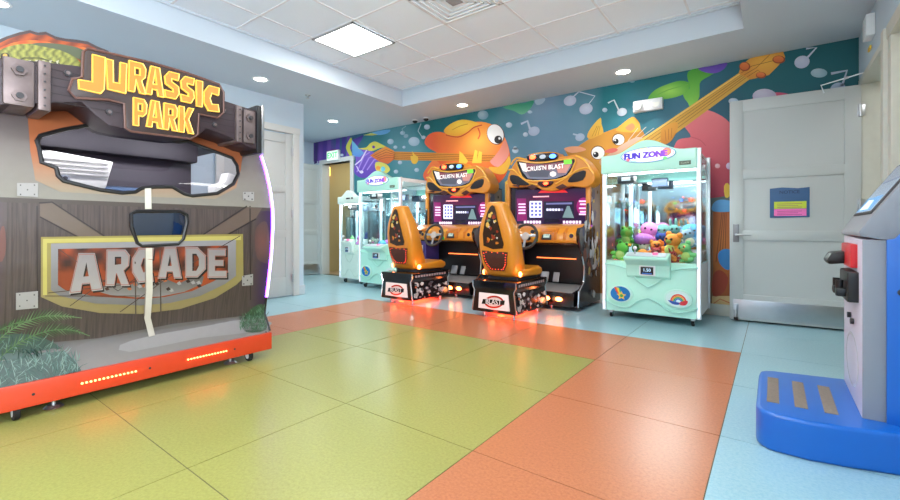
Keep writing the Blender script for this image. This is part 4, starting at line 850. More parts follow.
rows = [('frog',GR,YG,'bright green plush frog at the glass, upper left of claw machine by door',-1.335,5.16,.80,.088), ('frog',GR,YG,'bright green plush frog low in left front corner, claw machine by door',-1.37,5.05,.645,.085), ('rabbit',(84,176,70),GR,'dark green plush rabbit below the bright green frog, claw machine by door',-1.24,5.24,.66,.07),
 ('bear',YG,CR,'pale yellow-green plush bear behind the bright green frogs',-1.24,5.36,.80,.08), ('octopus',PK,PK,'wide pink plush octopus on top of pile, claw machine by door',-1.14,5.34,.86,.10), ('mushroom',PU,CR,'purple plush mushroom behind the joystick, claw machine by door',-1.15,5.13,.76,.09), ('bear',OR,RD,'small red and orange plush right of purple mushroom',-1.02,5.10,.70,.07),
 ('octopus',TL,TL,'grey-teal plush octopus near middle of pile, right of the pink one',-1.00,5.36,.86,.088), ('cat',NV,OR,'navy plush cat with orange belly in mid pile',-.99,5.16,.78,.072), ('rabbit',TL,CR,'teal plush rabbit leaning on pile centre right',-.88,5.34,.84,.085), ('bear',OR,YG,'big orange plush bear at right of console, claw machine by door',-.85,5.08,.70,.105),
 ('octopus',BL,BL,'bright blue plush octopus at back right, top of the pile',-.72,5.38,.86,.09), ('cat',GB,CR,'grey-blue plush cat at right glass, claw machine by door',-.70,5.16,.80,.082), ('bear',LG,YG,'soft green plush bear low in right front corner',-.69,5.02,.65,.085), ('rabbit',RD,OR,'dark red plush rabbit lying low beside the green bear',-.83,4.99,.645,.05),
 ('octopus',PU,PK,'lilac plush octopus at far left back of pile',-1.36,5.50,.72,.08), ('bear',CR,OR,'cream plush bear at rear of pile under the pink octopus',-1.10,5.52,.80,.08), ('frog',BL,CR,'sky blue plush frog behind the teal rabbit',-.84,5.54,.80,.085), ('cat',PK,CR,'pink plush cat at the very back right against mirror',-.67,5.55,.80,.075),
 ('bear',RD,CR,'red plush bear lying near bottom centre behind the card reader',-1.0,4.99,.645,.062), ('octopus',OR,OR,'orange plush octopus under the navy cat',-1.14,5.02,.645,.06)]
for i, (kd, a, b_, lb, x, y, z, s) in enumerate(rows): plush(kd, a, b_, lb, x, y, z, s*1.1, random.uniform(-.5, .5), random.uniform(-.35, .35), G1)
rows = [('bear',CR,PK,'cream plush bear in front left, far mint claw machine',-5.42,5.08,.645,.085), ('octopus',BL,BL,'blue plush octopus in front centre, far mint claw machine',-5.2,5.06,.645,.08), ('rabbit',PK,CR,'pink plush rabbit in far mint claw machine, middle row',-5.1,5.26,.73,.085), ('cat',TL,CR,'teal plush cat at right glass of far mint claw machine',-4.86,5.1,.645,.085),
 ('frog',GR,YG,'green plush frog at back of far mint claw machine',-5.0,5.46,.73,.085), ('bear',OR,CR,'orange plush bear at back right, far mint claw machine',-4.82,5.42,.73,.085), ('octopus',PU,PU,'purple plush octopus at left rear, far mint claw machine',-5.42,5.42,.645,.08)]
for kd, a, b_, lb, x, y, z, s in rows: plush(kd, a, b_, lb, x, y, z, s, random.uniform(-.5, .5), random.uniform(-.3, .3), 'plush toys in the far mint claw machine')
rows = [('bear',PU,PK,'violet plush bear at front of small pale claw machine',-6.0,5.28,.70,.07), ('frog',LG,YG,'green plush frog at left in small pale claw machine',-6.22,5.30,.70,.07), ('octopus',NV,NV,'navy plush octopus at rear of small pale claw machine',-6.05,5.52,.79,.07), ('cat',CR,OR,'cream plush cat high at back of small pale claw machine',-5.96,5.62,.80,.06)]
for kd, a, b_, lb, x, y, z, s in rows: plush(kd, a, b_, lb, x, y, z, s, random.uniform(-.5, .5), 0, 'plush toys in the small claw machine')
# ---------------------------------------------------------------- RACING MACHINES
yel = M('racer_amber', (218,140,38), .3, coat=.5, var=.06, scale=5); yed = M('racer_amber_deep', (196,112,22), .35, coat=.3, var=.08)
gbk = M('gloss_black', (16,16,18), .18, coat=.4); rl_ = M('red_lamp', (255,80,40), .3, emit=14, ecol=(255,50,24)); ol_ = M('orange_lamp', (255,150,80), .3, emit=22, ecol=(255,110,50)); bl_ = M('blue_lamp', (90,150,255), .3, emit=5, ecol=(60,120,255)); wl_ = M('white_lamp', (240,240,240), .3, emit=2)
RX, RY = -2.42, 4.9
def racer():
    r = thing('racing_arcade_machine', 'x', 'racing arcade machine', (RX, RY, 0)); W2 = .57
    L = lambda x, y, z: (x-RX, y-RY, z)
    ly = lambda yy, off=0: (lambda u, v: (lambda p: (p.x-RX, yy-RY-off, p.z))(on_y(u, v, yy)))
    # body box
    b = MB(); b.box(-W2+.02, W2-.02, .50, .86, .06, 1.62, black, .01); b.box(-W2+.03, W2-.03, .44, .52, .30, .84, black, .01); b.build('cabinet_body', r)
    b = MB(); b.prism([(.06,.05),(.52,.05),(.52,.27),(.06,.225)], 'x', -W2+.06, W2-.04, gbk, .012); b.prism([(.055,.226),(.5,.271),(.5,.276),(.055,.232)], 'x', -W2+.08, W2-.06, M('tread_grey', (150,152,152), .5)); b.build('foot_platform', r)
    for x in (.14, .30): b = MB(); b.ball((x+.05, .052, .14), (.045, .012, .026), ol_, 12); b.build('amber_lamp', r)
    for x, y in ((.2, .2), (-.4, .2), (.45, .75), (-.45, .75)): b = MB(); b.cyl((x, y, 0), (x, y, .06), .022, steel); b.build('leveling_foot', r)
    # pedals
    for x, w_ in ((.0, .055), (.16, .04)):
        b = MB(); b.box(-w_, w_, -.008, .008, 0, .13, steel, .005, X=Matrix.Translation((x, .40, .30)) @ Matrix.Rotation(-.35, 4, 'X')); b.cyl((x, .44, .40), (x, .50, .42), .012, steel); b.build('pedal', r)
    b = MB(); b.box(-.12, .42, .432, .442, .60, .612, M('line_lamp', (255,150,90), .3, emit=2.5, ecol=(255,110,50))); b.build('light_line', r)
    # side panels with printed art and chrome edge
    sp = [(.10,.05),(.86,.05),(.86,1.60),(.46,1.60),(.42,1.02),(.12,1.0),(.08,.94),(.10,.84),(.24,.66),(.30,.52),(.28,.34),(.12,.24)]
    spr = spl([p for p in sp], 1)
    for sx in (-1, 1):
        b = MB(); xa, xb = sx*W2-.02, sx*W2+.02; b.prism(sp, 'x', xa, xb, gbk, .006)
        xo = sx*(W2+.0205); rr = random.Random(4)
        b.flat([(u*.985+.006, v*.99+.004) for u, v in sp], lambda p, q: (xo, p, q), ARTG, gv(.1, .9, (40,42,48), (120,118,120)), .2, .1)
        for k in range(110):
            u, v = rr.uniform(.17, .79), rr.uniform(.4, .93) if k % 3 else rr.uniform(.15, 1.5); s_ = rr.uniform(.03, .09); a0 = rr.uniform(0, 6)
            if v < .62 and u < .36: continue
            pts = [(u+s_*rr.uniform(.4, 1)*math.cos(a0+q*1.05), v+s_*rr.uniform(.5, 1.3)*math.sin(a0+q*1.05)) for q in range(6)]
            b.flat(pts, lambda p, q, k=k: (xo+sx*.0002*(k+1), p, q), ARTG, rr.choice(((170,172,176), (110,112,118), (176,156,96), (120,80,70), (60,62,68), (190,190,196), (90,96,120), (40,40,46))))
        pn = b.build('side_panel', r)
        b = MB(); b.tube([(sx*W2, p, q) for p, q in sp[8:]+sp[:1]][::1], .012, chrome); b.build('chrome_edge', pn)
    # screen surround and screen
    scr = [(514,187.5),(593,184.5),(595.5,229),(514.5,227.5)]
    sy = 5.36
    b = MB(); b.box(-W2-.0, W2+.0, sy-RY+.01, .52, 1.0, 1.60, M('bezel', (40,24,38), .25, coat=.3), .012); b.box(-W2-.03, -W2+.03, sy-RY-.02, .5, .98, 1.62, yel, .012); b.box(W2-.03, W2+.03, sy-RY-.02, .5, .98, 1.62, yel, .012); b.build('bezel', r)
    b = MB(); fs_ = lambda l: ly(sy-.001*l-.002)
    def sf(p, l, c, m=ARTS): b.flat(p, fs_(l), m, c, 8 if callable(c) else None, 6 if callable(c) else None)
    sf([(515.5,190),(591,188),(592.5,226.5),(515.5,225.5)], 0, lambda u, v: mixc((84,16,52), (30,18,48), abs(v-203)/22+abs(u-553)/90))
    sf([(541,190.5),(565,190.2),(568,192.6),(538,193)], 1, (200,40,44)); sf([(517,198.5),(526,198.5),(527,221),(517,221)], 1, (110,20,80))
    sf([(515.5,224),(592.5,225),(592.5,226.6),(515.5,225.6)], 1, (150,60,160)); sf([(543.5,201.5),(574,201),(574,219),(543.5,219)], 1, (28,24,44))
    sf(rrect(529.5,542,201,217.5,1), 2, (214,214,240))
    for i in range(3):
        for j in range(4): sf([(531+i*3.8,202.5+j*3.7),(533.4+i*3.8,202.5+j*3.7),(533.4+i*3.8,204.7+j*3.7),(531+i*3.8,204.7+j*3.7)], 3, (84,90,150))
    for y in (203.5,206.5,209.5,212.5): sf([(518.5,y),(525.5,y),(525.5,y+1.4),(518.5,y+1.4)], 3, (236,190,236))
    for i, y in enumerate((200.5,203.5,207.5,211,213.5)): sf([(579+i%2,y),(588-i%2,y),(588-i%2,y+1.5),(579+i%2,y+1.5)], 3, (240,190,236))
    sf(ell(583.5,206.5,7,9), 1, (130,26,90)); sf([(533,196.2),(549,195.8),(549,197),(533,197.4)], 3, (240,160,170))
    for k in range(6): sf([(546.5+k*2.9,208.6),(548.6+k*2.9,208.6),(548.6+k*2.9,210.8),(546.5+k*2.9,210.8)], 3, (220,220,250) if k < 5 else (110,110,150))
    sf([(562.5,217.5),(567,206),(569.5,206),(574,218)], 2, (96,120,124)); sf([(546,203),(572,202.4),(572,204.2),(546,204.6)], 3, (96,96,140))
    for a, c_ in ((524, 541.5), (563, 582)): 
        for k in range(6): x = a+k*(c_-a)/6; sf([(x,220.8),(x+2.2,220.8),(x+2.2,223.4),(x,223.4)], 3, (250,220,250))
    sf([(545,218.5),(559,218.5),(560,222.5),(544,222.5)], 2, (24,16,34)); b.build('screen', r)
    # marquee : car-nose shape
    my = 5.26; b = MB(); pr = lambda P_: [(on_y(u, v, my).x-RX, on_y(u, v, my).z) for u, v in P_]
    mo_ = spl([(507,182),(508.5,174),(512,167),(518,159),(527,158),(528,154.5),(540,152),(556,152),(559,157),(575,154.5),(583,158),(590,166),(595,177),(592,184),(584,187.5),(570,186),(561,189),(553,191),(542,190),(534,186),(520,187),(509,187.5)], 2)
    b.prism(pr(mo_), 'y', my-RY, .62, yel, .016, seg=3); mq = b.build('marquee', r)
    b = MB(); pq = spl([(517,161),(527,162),(540,163),(556,161),(575,158.5),(574,166),(568,176),(556,180),(541,181),(526,180),(520,172)], 2)
    b.prism(pr(pq), 'y', my-RY-.012, my-RY+.002, gbk, .003)
    b.tube([(x, my-RY-.012, z) for x, z in pr(pq)], .011, M('racer_amber_light', (244,180,70), .25, coat=.5), closed=True, n=8)
    for P_ in ([(509,170),(514,170),(521,177),(530,183),(538,185)], [(594,174),(588,168),(578,170),(566,178),(556,184)], [(511,165),(517,158),(527,160)], [(576,156),(584,160),(590,168)]): b.tube([(x, my-RY-.008, z) for x, z in pr(spl(P_, 4, False))], .012, M('racer_amber_light'), n=8)
    for P_ in ([(527,187),(533,184.5),(538,187.5),(533,190)], [(556,187.5),(563,184),(568,187),(560,190)], [(512,185.5),(520,184.8),(519,187.2)]): b.prism(pr(P_), 'y', my-RY-.02, my-RY+.003, M('hood_gap', (70,26,20), .4), .002)
    fm = lambda l: ly(my-.0125-.0008*l); m_ = [(519,162.5),(528,163.5),(541,164.5),(557,162.5),(573,160.5),(571,167),(566,174.5),(555,178.5),(541,179.5),(528,178.5),(522,171)]
    b.flat(m_, fm(0), ARTE, lambda u, v: mixc((120,60,66), (96,104,120), (v-162)/14+math.sin(u*.4)*.3), 3, 3)
    b.flat([(519,162.5),(526,163.5),(527,172),(523,171)], fm(1), ARTE, (220,214,200)); b.flat(ell(553,174,3.2,2.6), fm(1), ARTE, (226,220,216)); b.flat([(527,172),(540,169),(550,171),(548,177),(530,177)], fm(1), ARTE, (70,72,84)); b.flat([(556,166),(571,164),(566,173),(558,173)], fm(1), ARTE, (176,120,110))
    p0 = on_y(546, 168.6, my); b.text("CRUIS'N BLAST", lambda u, v: (u, my-RY-.0155, v), .082, ARTE, (240,236,232), .012, p0.x-RX-.01, p0.z+.01, .95); b.flat([(563.5,159.5),(571.5,158.7),(571.8,163.6),(564,164.4)], fm(3), ARTE, (110,220,60)); b.build('marquee_sign', mq)
    for P_ in ([(510,176.5),(514,175),(522,178),(529,184),(526,185.5),(513,184)], [(568,181),(574,174),(584,170.5),(586,173),(583,180),(572,182.5)]):
        b = MB(); b.prism(pr(spl(P_, 2)), 'y', my-RY-.014, my-RY+.004, M('speaker_mesh', (24,20,30), .6), .003); b.build('speaker', mq)
    b = MB(); c = pr([(543.5, 156.5)])[0]; b.prism(pr(spl([(527.5,158),(529,155.6),(543,153.3),(557,153.4),(558.5,157),(556,160),(543,161.4),(530,161)], 2)), 'y', my-RY-.025, my-RY+.01, gbk, .006)
    for u, mt in ((533.5, rl_), (543.5, M('clear_lamp', (170,180,190), .3, emit=.6)), (553.5, bl_)): q = pr([(u, 157.6-(u-533)*.06)])[0]; b.ball((q[0], my-RY-.028, q[1]), (.045, .012, .028), mt, 12)
    b.build('light_bar', mq)
    b = MB(); b.prism(pr(spl([(538,183.5),(541,180.6),(547,180),(554,182),(550,186),(546,187.6),(541,186.5)], 2)), 'y', my-RY-.018, my-RY+.004, M('nose_red', (60,16,16), .3), .004); q = pr([(546.5, 183.6)])[0]; b.ball((q[0], my-RY-.024, q[1]), (.035, .012, .02), rl_, 10); b.build('nose_lamp', mq)
    # dashboard
    b = MB(); b.prism([(.50,.82),(.30,.80),(.14,.80),(.10,.84),(.12,.93),(.24,1.02),(.50,1.06)], 'x', -W2+.02, W2-.02, yel, .02, seg=3)
    b.prism([(.50,1.0),(.20,.99),(.12,.955),(.12,.97),(.22,1.045),(.5,1.06)], 'x', -W2+.015, -.32, yed, .01); b.prism([(.13,.83),(.10,.85),(.115,.945),(.20,1.0),(.20,.86)], 'x', .26, .30, yed, .006); b.prism([(.13,.83),(.10,.85),(.115,.945),(.20,1.0),(.20,.86)], 'x', .38, .42, yed, .006); 
    for x0_, x1_ in ((-.30,-.24), (-.02,.06), (.08,.26)): b.prism([(.155,.825),(.095,.85),(.11,.95),(.17,.985)], 'x', x0_, x1_, yed if x0_ > .05 else M('racer_amber_light'), .008)
    for x in (-.46,-.36,.49): b.cyl((x, .15, .90), (x, .093, .905), .038, M('racer_amber_light'), bev=.006); b.cyl((x, .094, .905), (x, .088, .905), .026, M('gauge_dark', (50,44,60), .2), n=16)
    b.prism([(.16,.80),(.12,.795),(.115,.815),(.16,.825)], 'x', -W2+.03, W2-.03, gbk, .004); b.build('dashboard', r)
    b = MB(); RD_ = Matrix.Translation((.17, .112, .90)) @ Matrix.Rotation(-.35, 4, 'X'); b.box(-.065, .065, -.012, .02, -.05, .06, dark, .006, X=RD_); b.box(-.04, .04, -.014, -.011, -.025, .04, M('reader_face', (170,190,180), .3, emit=.3), X=RD_); b.text('1.50', lambda u, v: RD_ @ Vector((u, -.0155, v)), .035, ARTG, (30,40,50), .004, 0, .01); b.build('gauge_display', r)
    for x, mt, z in ((.03, M('green_button', (40,150,60), .3, emit=.3), .85), (-.02, dark, .95), (-.42, dark, .93)): b = MB(); b.cyl((x, .13, z), (x, .09, z+.003), .026, mt, bev=.004); b.build('push_button', r)
    wx, wz = -.08, .895
    b = MB(); XW = Matrix.Translation((wx, .02, wz)) @ Matrix.Rotation(-.3, 4, 'X')
    b.tube([XW @ Vector((.158*math.cos(a), 0, .158*math.sin(a))) for a in [2*PI*k/32 for k in range(32)]], .018, M('wheel_grip', (60,56,52), .5), n=10, closed=True); wh = b.build('steering_wheel', r)
    b = MB()
    for a in (.1, PI-.1, -PI/2): b.box(0, .15, -.006, .006, -.016, .016, steel, .003, X=XW @ Matrix.Rotation(-a, 4, 'Y'))
    b.cyl((0, .12, 0), (0, 0, 0), .03, dark, X=XW); b.build('spoke', wh)
    b = MB(); b.cyl((0, -.012, 0), (0, .01, 0), .052, M('hub_grey', (196,190,182), .3), n=24, X=XW, bev=.006); b.build('hub', wh)
    # card reader box at left knee
    b = MB(); b.box(-.53, -.28, .08, .40, .50, .80, M('reader_indigo', (64,56,130), .35), .012); b.box(-.48, -.34, .068, .085, .62, .74, white, .008); b.box(-.465, -.355, .064, .07, .645, .725, M('reader_screen', (40,50,110), .2, emit=.4)); b.build('card_reader', r)
    # pedestal
    PW = .27; px_ = -.05; b = MB()
    out = [(-PW,.06),(PW,.06),(PW-.005,.10),(PW-.045,.30),(PW+.004,.345),(PW+.004,.41),(-PW-.004,.41),(-PW-.004,.345),(-PW+.045,.30),(-PW+.005,.10)]
    out2 = [(x+px_, z) for x, z in [(-PW-.01,.06),(PW+.01,.06),(PW-.02,.30),(PW+.004,.345),(PW+.004,.41),(-PW-.004,.41),(-PW-.004,.345),(-PW+.02,.30)]]
    b.prism(out2, 'y', -.80, -.02, gbk, .008); b.box(px_-.12, px_+.12, -.05, .12, .06, .16, gbk, .01); pd = b.build('seat_pedestal', r)
    b = MB(); q = [(px_-PW+.075, .10), (px_+PW-.065, .10), (px_+PW-.085, .275), (px_-PW+.085, .275)]; b.prism(q, 'y', -.812, -.798, M('plate_light', (214,196,190), .3, emit=.35), .003)
    f4 = lambda l: (lambda u, v: (u, -.8125-.0008*l, v)); b.flat(ell(px_+.01, .185, .125, .07, 28, .15), f4(0), ARTG, (186,50,30)); b.flat(ell(px_+.01, .185, .10, .05, 28, .15), f4(1), ARTG, (226,206,196)); b.flat([(px_-.15,.15),(px_+.14,.165),(px_+.15,.215),(px_-.13,.205)], f4(2), ARTG, (30,28,30)); b.text('BLAST', f4(3), .082, ARTG, (232,228,224), .012, px_+.005, .184, .9); b.build('logo_plate', pd)
    for sx in (-1, 1):
        b = MB(); xs_ = px_+sx*(PW+.0); rr = random.Random(9)
        fx = lambda z: px_+sx*(PW+.0115-.03*max(0, min(1, (z-.06)/.24)))
        b.flat([(-.785,.072),(-.035,.072),(-.035,.298),(-.785,.298)], lambda p, q: (fx(q)+sx*.0006, p, q), ARTG, (34,32,34), .2, .05); b.flat([(-.785,.298),(-.035,.298),(-.035,.40),(-.785,.40)], lambda p, q: (px_+sx*(PW+.0057 if q > .34 else PW+.0057-.018*(.34-q)/.042), p, q), ARTG, (34,32,34), .2, .02)
        for k in range(60):
            u, v = rr.uniform(-.76, -.08), rr.uniform(.09, .27); s_ = rr.uniform(.015, .05); pts = [(u+s_*rr.uniform(.5, 1.4)*math.cos(q*1.05), max(.07, min(.295, v+s_*rr.uniform(.3, .9)*math.sin(q*1.05)))) for q in range(6)]
            b.flat(pts, lambda p, q, k=k: (fx(q)+sx*(.001+.0003*k), p, q), ARTG, rr.choice(((196,192,190), (150,148,150), (90,88,92), (30,28,30), (20,20,22), (210,120,90), (226,222,220))))
        for k in range(12): b.flat([(-.74+k*.055,.356),(-.70+k*.055,.356),(-.70+k*.055,.384),(-.74+k*.055,.384)], lambda p, q: (px_+sx*(PW+.0062), p, q), ARTG, (176,160,160))
        b.build('side_decal', pd)
        b = MB(); b.tube([(px_+sx*(PW+.012), -.80, .07), (px_+sx*(PW-.018), -.80, .30), (px_+sx*(PW+.006), -.80, .345), (px_+sx*(PW+.006), -.80, .405)], .008, chrome, n=6); b.tube([(px_+sx*(PW+.012), -.02, .07), (px_+sx*(PW-.018), -.02, .30), (px_+sx*(PW+.006), -.02, .345), (px_+sx*(PW+.006), -.02, .405)], .008, chrome, n=6); b.build('chrome_edge', pd)
    for x in (px_-.18, px_+.2):
        for y in (-.7, -.12): b = MB(); b.cyl((x, y, 0), (x, y, .06), .02, steel, .014, n=12); b.build('foot', pd)
    b = MB(); b.ball((px_+.1, -.81, .045), (.05, .012, .012), rl_, 10); b.box(px_-.2, px_+.2, -.6, -.15, .05, .058, rl_); b.build('underglow_strip', pd)
    # seat
    sx_ = -.062; b = MB(); rings = []
    for z, w_, yb, dp in ((.43,.17,-.60,.26),(.47,.22,-.66,.30),(.55,.255,-.70,.30),(.66,.262,-.735,.27),(.80,.27,-.76,.24),(.93,.268,-.775,.215),(1.06,.232,-.785,.20),(1.15,.182,-.785,.18),(1.22,.146,-.78,.15),(1.275,.126,-.775,.13),(1.292,.115,-.765,.11),(1.295,.09,-.755,.09)):
        t_ = min(.075, dp*.45); th_ = .05; w_ *= .93; dp *= .88
        rings.append([(sx_+x, y, z) for x, y in ((-w_*.72, yb), (w_*.72, yb), (w_*.9, yb+.03), (w_, yb+.09), (w_*.97, yb+dp), (w_*.84, yb+dp+.006), (w_*.74, yb+dp*.55+th_*.5), (w_*.5, yb+t_+th_*.5), (-w_*.5, yb+t_+th_*.5), (-w_*.74, yb+dp*.55+th_*.5), (-w_*.84, yb+dp+.006), (-w_*.97, yb+dp), (-w_, yb+.09), (-w_*.9, yb+.03))])
    b.loft(rings, yel); bk = b.build('backrest', r, ang=50)
    m = bk.modifiers.new('soft', 'SUBSURF'); m.levels = 1; m.render_levels = 2
    b = MB(); b.prism([(-.62,.45),(-.06,.435),(-.01,.465),(-.02,.52),(-.10,.55),(-.35,.53),(-.62,.53)], 'x', sx_-.235, sx_+.235, yel, .028, seg=3); b.prism([(-.58,.41),(-.1,.41),(-.08,.44),(-.58,.45)], 'x', sx_-.2, sx_+.2, dark, .005); b.build('seat', r)
    b = MB(); b.ball((sx_+.236, -.60, .485), (.012, .035, .03), ol_, 12); b.ball((sx_-.236, -.60, .485), (.012, .035, .03), ol_, 12); b.build('seat_lamp', r)
    # printed inset on the seat back, lower mesh with red lights
    yb_ = lambda z: -.735-(z-.66)*.12-.006 if z < 1.06 else -.785-.006
    b = MB(); ins = [(-.165,.80),(.085,.775),(.08,.9),(.04,1.08),(-.0,1.235),(-.06,1.235),(-.125,1.08)]
    f5 = lambda l: (lambda u, v: (u+sx_+.02, yb_(v)-.004-.0008*l, v)); b.flat(spl(ins, 2), f5(0), ARTG, (58,44,34), .05, .05)
    rr = random.Random(3)
    for k in range(26):
        u, v = rr.uniform(-.11, .045), rr.uniform(.83, 1.17); s_ = rr.uniform(.012, .04); b.flat([(u+s_*rr.uniform(.4, 1)*math.cos(q*1.2), v+s_*rr.uniform(.4, 1)*math.sin(q*1.2)) for q in range(5)], f5(1+k*.5), ARTG, rr.choice(((226,186,90), (206,120,40), (150,60,40), (220,214,200), (90,60,50), (40,34,34), (120,130,90))))
    b.build('printed_inset', bk)
    b = MB(); me_ = [(-.19,.745),(.15,.735),(.13,.60),(.08,.52),(-.10,.52),(-.16,.60)]; f6 = lambda l: (lambda u, v: (u+sx_+.01, -.742+max(0, (.66-v))*.30-l, v)); b.flat(me_, f6(.004), M('mesh_brown', (70,34,24), .6), (60,40,30), .05, .03)
    for k in range(len(me_)):
        a_, c_ = me_[k], me_[(k+1) % 6]; n_ = 4
        for q in range(n_): t = (q+.5)/n_; u, v = (a_[0]+(c_[0]-a_[0])*t)*.86, (a_[1]+(c_[1]-a_[1])*t-.63)*.86+.63; P_ = f6(.008)(u, v); b.ball(P_, (.006, .003, .0035), M('dim_red_lamp', (255,90,50), .3, emit=3, ecol=(255,60,30)), 6)
    b.build('lit_mesh', bk)
    return r
R1 = racer(); R1['label'] = 'amber racing arcade machine beside the large claw machine with purple menu screen'
R1['group'] = 'racing arcade machines'
R2 = dup(R1, loc=(RX-1.50, RY+.02, 0), label='amber racing arcade machine between the far mint claw machine and its twin', group='racing arcade machines')
R3 = dup(R1, loc=(-2.3, -4.45, 0), rz=PI, label='racing arcade machine across the room, seen in claw machine mirror on the right', group='racing arcade machines')
R4 = dup(R1, loc=(-3.8, -4.45, 0), rz=PI, label='racing arcade machine across the room, seen in claw machine mirror on the left', group='racing arcade machines')
def lamp(name, kind, loc, e, col, r=.04):
    l = bpy.data.lights.new(name, 'POINT'); l.energy = e; l.color = col; l.shadow_soft_size = r; o = bpy.data.objects.new(name, l); o.location = loc; COLL.objects.link(o)
for x in (RX, RX-1.5):
    lamp('underglow', 0, (x-.05, RY-.83, .05), .55, (1, .08, .03)); lamp('underglow', 0, (x+.27, RY-.5, .04), .9, (1, .08, .03)); lamp('seat_glow', 0, (x+.22, RY-.63, .485), .5, (1, .35, .12)); lamp('foot_glow', 0, (x+.28, RY-.0, .13), .35, (1, .4, .15))
# ---------------------------------------------------------------- BLUE KIOSK
kb = M('kiosk_blue', (8,98,190), .35, coat=.3, var=.04, scale=3); kg = M('kiosk_grey', (138,142,150), .4, var=.02); kf = M('kiosk_face', (206,202,220), .35, var=.03)
K = thing('game_kiosk', 'blue and grey standing game kiosk with step platform at right edge', 'arcade machine', (.45, 2.9, 0))
b = MB(); pf = [(.02,3.14)]+[(-.065+.085*(1-math.sin(a)), 3.06+.08*math.cos(a)) for a in (.3, .8, 1.2)]+[(-.065,3.0),(-.065,2.50)]+[(-.065+.08*(1-math.cos(a)), 2.50-.095*math.sin(a)) for a in (.3, .7, 1.1, 1.5)]+[(.12,2.40),(.25,2.425),(.42,2.475),(.655,2.555),(.655,3.20),(.3,3.2)]
b.prism(pf, 'z', .0, .17, kb, .018, X=None, seg=3); b.build('step_platform', K, world=True)
b = MB(); gt = M('grip_tape', (128,116,104), .9, var=.2, scale=90, bump=.4)
for x, ya_, yb2 in ((.0, 2.56, 2.98), (.105, 2.56, 2.98), (.21, 2.56, 2.98)):
    b = MB(); b.box(x-.024, x+.024, ya_, yb2, .1695, .1725, gt, .001); b.build('grip_strip', K, world=True)
b = MB(); b.prism([(2.585,.17),(3.17,.17),(3.17,.965),(2.585,.95)], 'x', .31, .40, kf, .006); b.box(.312, .395, 2.582, 2.60, .17, .948, kg, .004); b.box(.39, .655, 2.59, 3.17, .17, .95, kb, .01); b.build('cabinet', K, world=True)
hd = [(.30,.965),(.30,.985),(.335,1.045),(.52,1.325),(.56,1.35),(.655,1.36),(.655,.96),(.38,.948)]
b = MB(); b.prism(hd, 'y', 2.575, 3.18, kg, .008); b.build('console_head', K, world=True)
b = MB(); b.prism([(.385,.17),(.66,.17),(.66,1.20),(.50,1.14),(.46,1.02),(.41,.955),(.385,.95)], 'y', 2.566, 2.580, kb, .004); b.cyl((.43, 2.568, .73), (.43, 2.556, .73), .014, dark); b.build('side_cover', K, world=True)
dx, dz = .52-.335, 1.325-1.045; ln = math.hypot(dx, dz); nx, nz = -dz/ln, dx/ln
sc_ = lambda o: (lambda u, v: (.335+dx*v+nx*o, u, 1.045+dz*v+nz*o))
b = MB(); b.loft([[sc_(-.002)(2.62, .06), sc_(-.002)(3.13, .06), sc_(-.002)(3.13, .95), sc_(-.002)(2.62, .95)], [sc_(.006)(2.625, .065), sc_(.006)(3.125, .065), sc_(.006)(3.125, .945), sc_(.006)(2.625, .945)]], dark)
b.flat([(2.65,.10),(3.10,.10),(3.10,.92),(2.65,.92)], sc_(.0072), ARTS, gv(.1, .92, (120,140,160), (90,96,110)), .2, .1); b.flat([(2.70,.12),(3.09,.12),(3.09,.36),(2.70,.36)], sc_(.0080), ARTS, (70,130,180)); b.flat([(2.78,.14),(3.02,.14),(3.0,.32),(2.84,.30)], sc_(.0088), ARTS, (190,214,226)); b.flat([(2.7,.62),(3.05,.62),(3.05,.64),(2.7,.64)], sc_(.0080), ARTS, (70,80,110)); b.build('screen', K, world=True)
b = MB(); b.box(.285, .315, 2.70, 3.02, .815, .925, M('kiosk_red', (206,36,44), .35), .008); b.build('red_panel', K, world=True)
b = MB(); b.prism([(.235,.875),(.30,.885),(.305,.825),(.225,.815),(.215,.835)], 'y', 2.90, 3.06, black, .012); b.build('cup_holder', K, world=True)
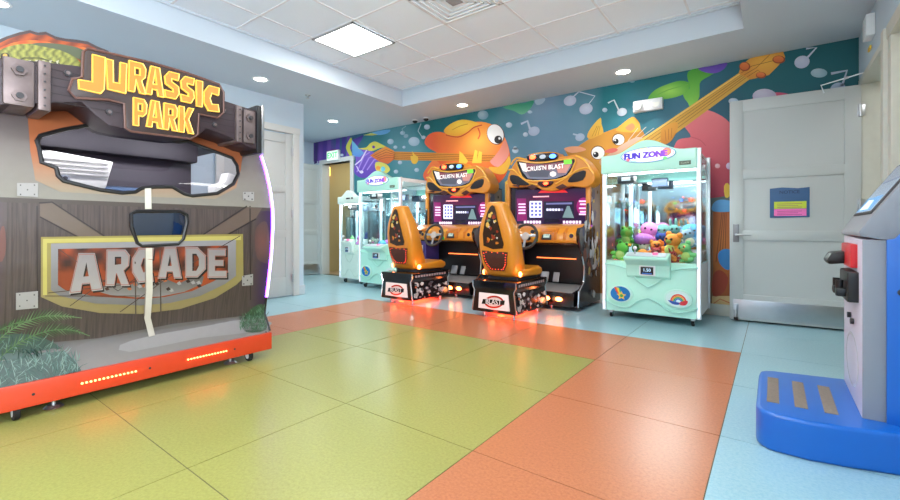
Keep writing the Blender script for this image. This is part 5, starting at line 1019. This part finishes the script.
b = MB(); b.box(.27, .315, 2.66, 2.93, .66, .80, black, .01)
for y in (2.70, 2.82): b.box(.235, .285, y, y+.05, .68, .72, black, .01); b.cyl((.25, y+.025, .70), (.25, y+.025, .755), .014, black)
b.build('holster', K, world=True)
b = MB()
for y, z in ((2.90, .57), (2.80, .555)): b.cyl((.308, y, z), (.295, y, z), .014, dark)
b.build('lock', K, world=True)
b = MB(); b.flat([ell(2.87, .36, .20, .13, 32), ell(2.87, .36, .18, .115, 32)[::-1]], lambda u, v: (.3092, u, v), ARTG, (236,236,244)); b.build('ring_graphic', K, world=True)
# ---------------------------------------------------------------- LIGHT, WORLD, CAMERA
w = bpy.data.worlds.new('sky'); SC.world = w; w.use_nodes = True; nt = w.node_tree
sk = nt.nodes.new('ShaderNodeTexSky'); sk.sky_type = 'HOSEK_WILKIE'; sk.sun_direction = (.3, .2, .9); sk.turbidity = 4
nt.links.new(sk.outputs[0], nt.nodes['Background'].inputs[0]); nt.nodes['Background'].inputs[1].default_value = 1.6
for a in (-3.32, -.58): area('window_fill', (.60, a, 1.45), 2.4, 1.8, 190, (0, math.radians(90), 0), (.93, .97, 1))  # added area lights inside the windows, tilted up to brighten the ceiling
for o in bpy.data.objects:
    if o.type == 'LIGHT' and o.name.startswith('window_fill'): o.rotation_euler = (PI/2+.85, 0, PI/2)
area('alcove_lamp', (-6.9, 4.7, 2.86), .5, .5, 14, col=(.95, 1, 1)); area('corridor_lamp', (-7.3, 7.0, 2.7), .5, .5, 12, col=(1, .93, .75)); area('beyond_lamp', (1.3, 4.4, 2.65), .4, .8, 7)
cam = bpy.data.cameras.new('camera'); co = bpy.data.objects.new('camera', cam); COLL.objects.link(co)
co.location = (0, 0, EYE); co.rotation_euler = (PI/2, 0, TH)
cam.sensor_width = 36; cam.lens = 36*F/900; cam.shift_y = -(250-228)/900; cam.clip_start = .05; SC.camera = co
SC.view_settings.view_transform = 'Standard'; SC.view_settings.look = 'None'; SC.view_settings.gamma = 1; SC.view_settings.exposure = .46
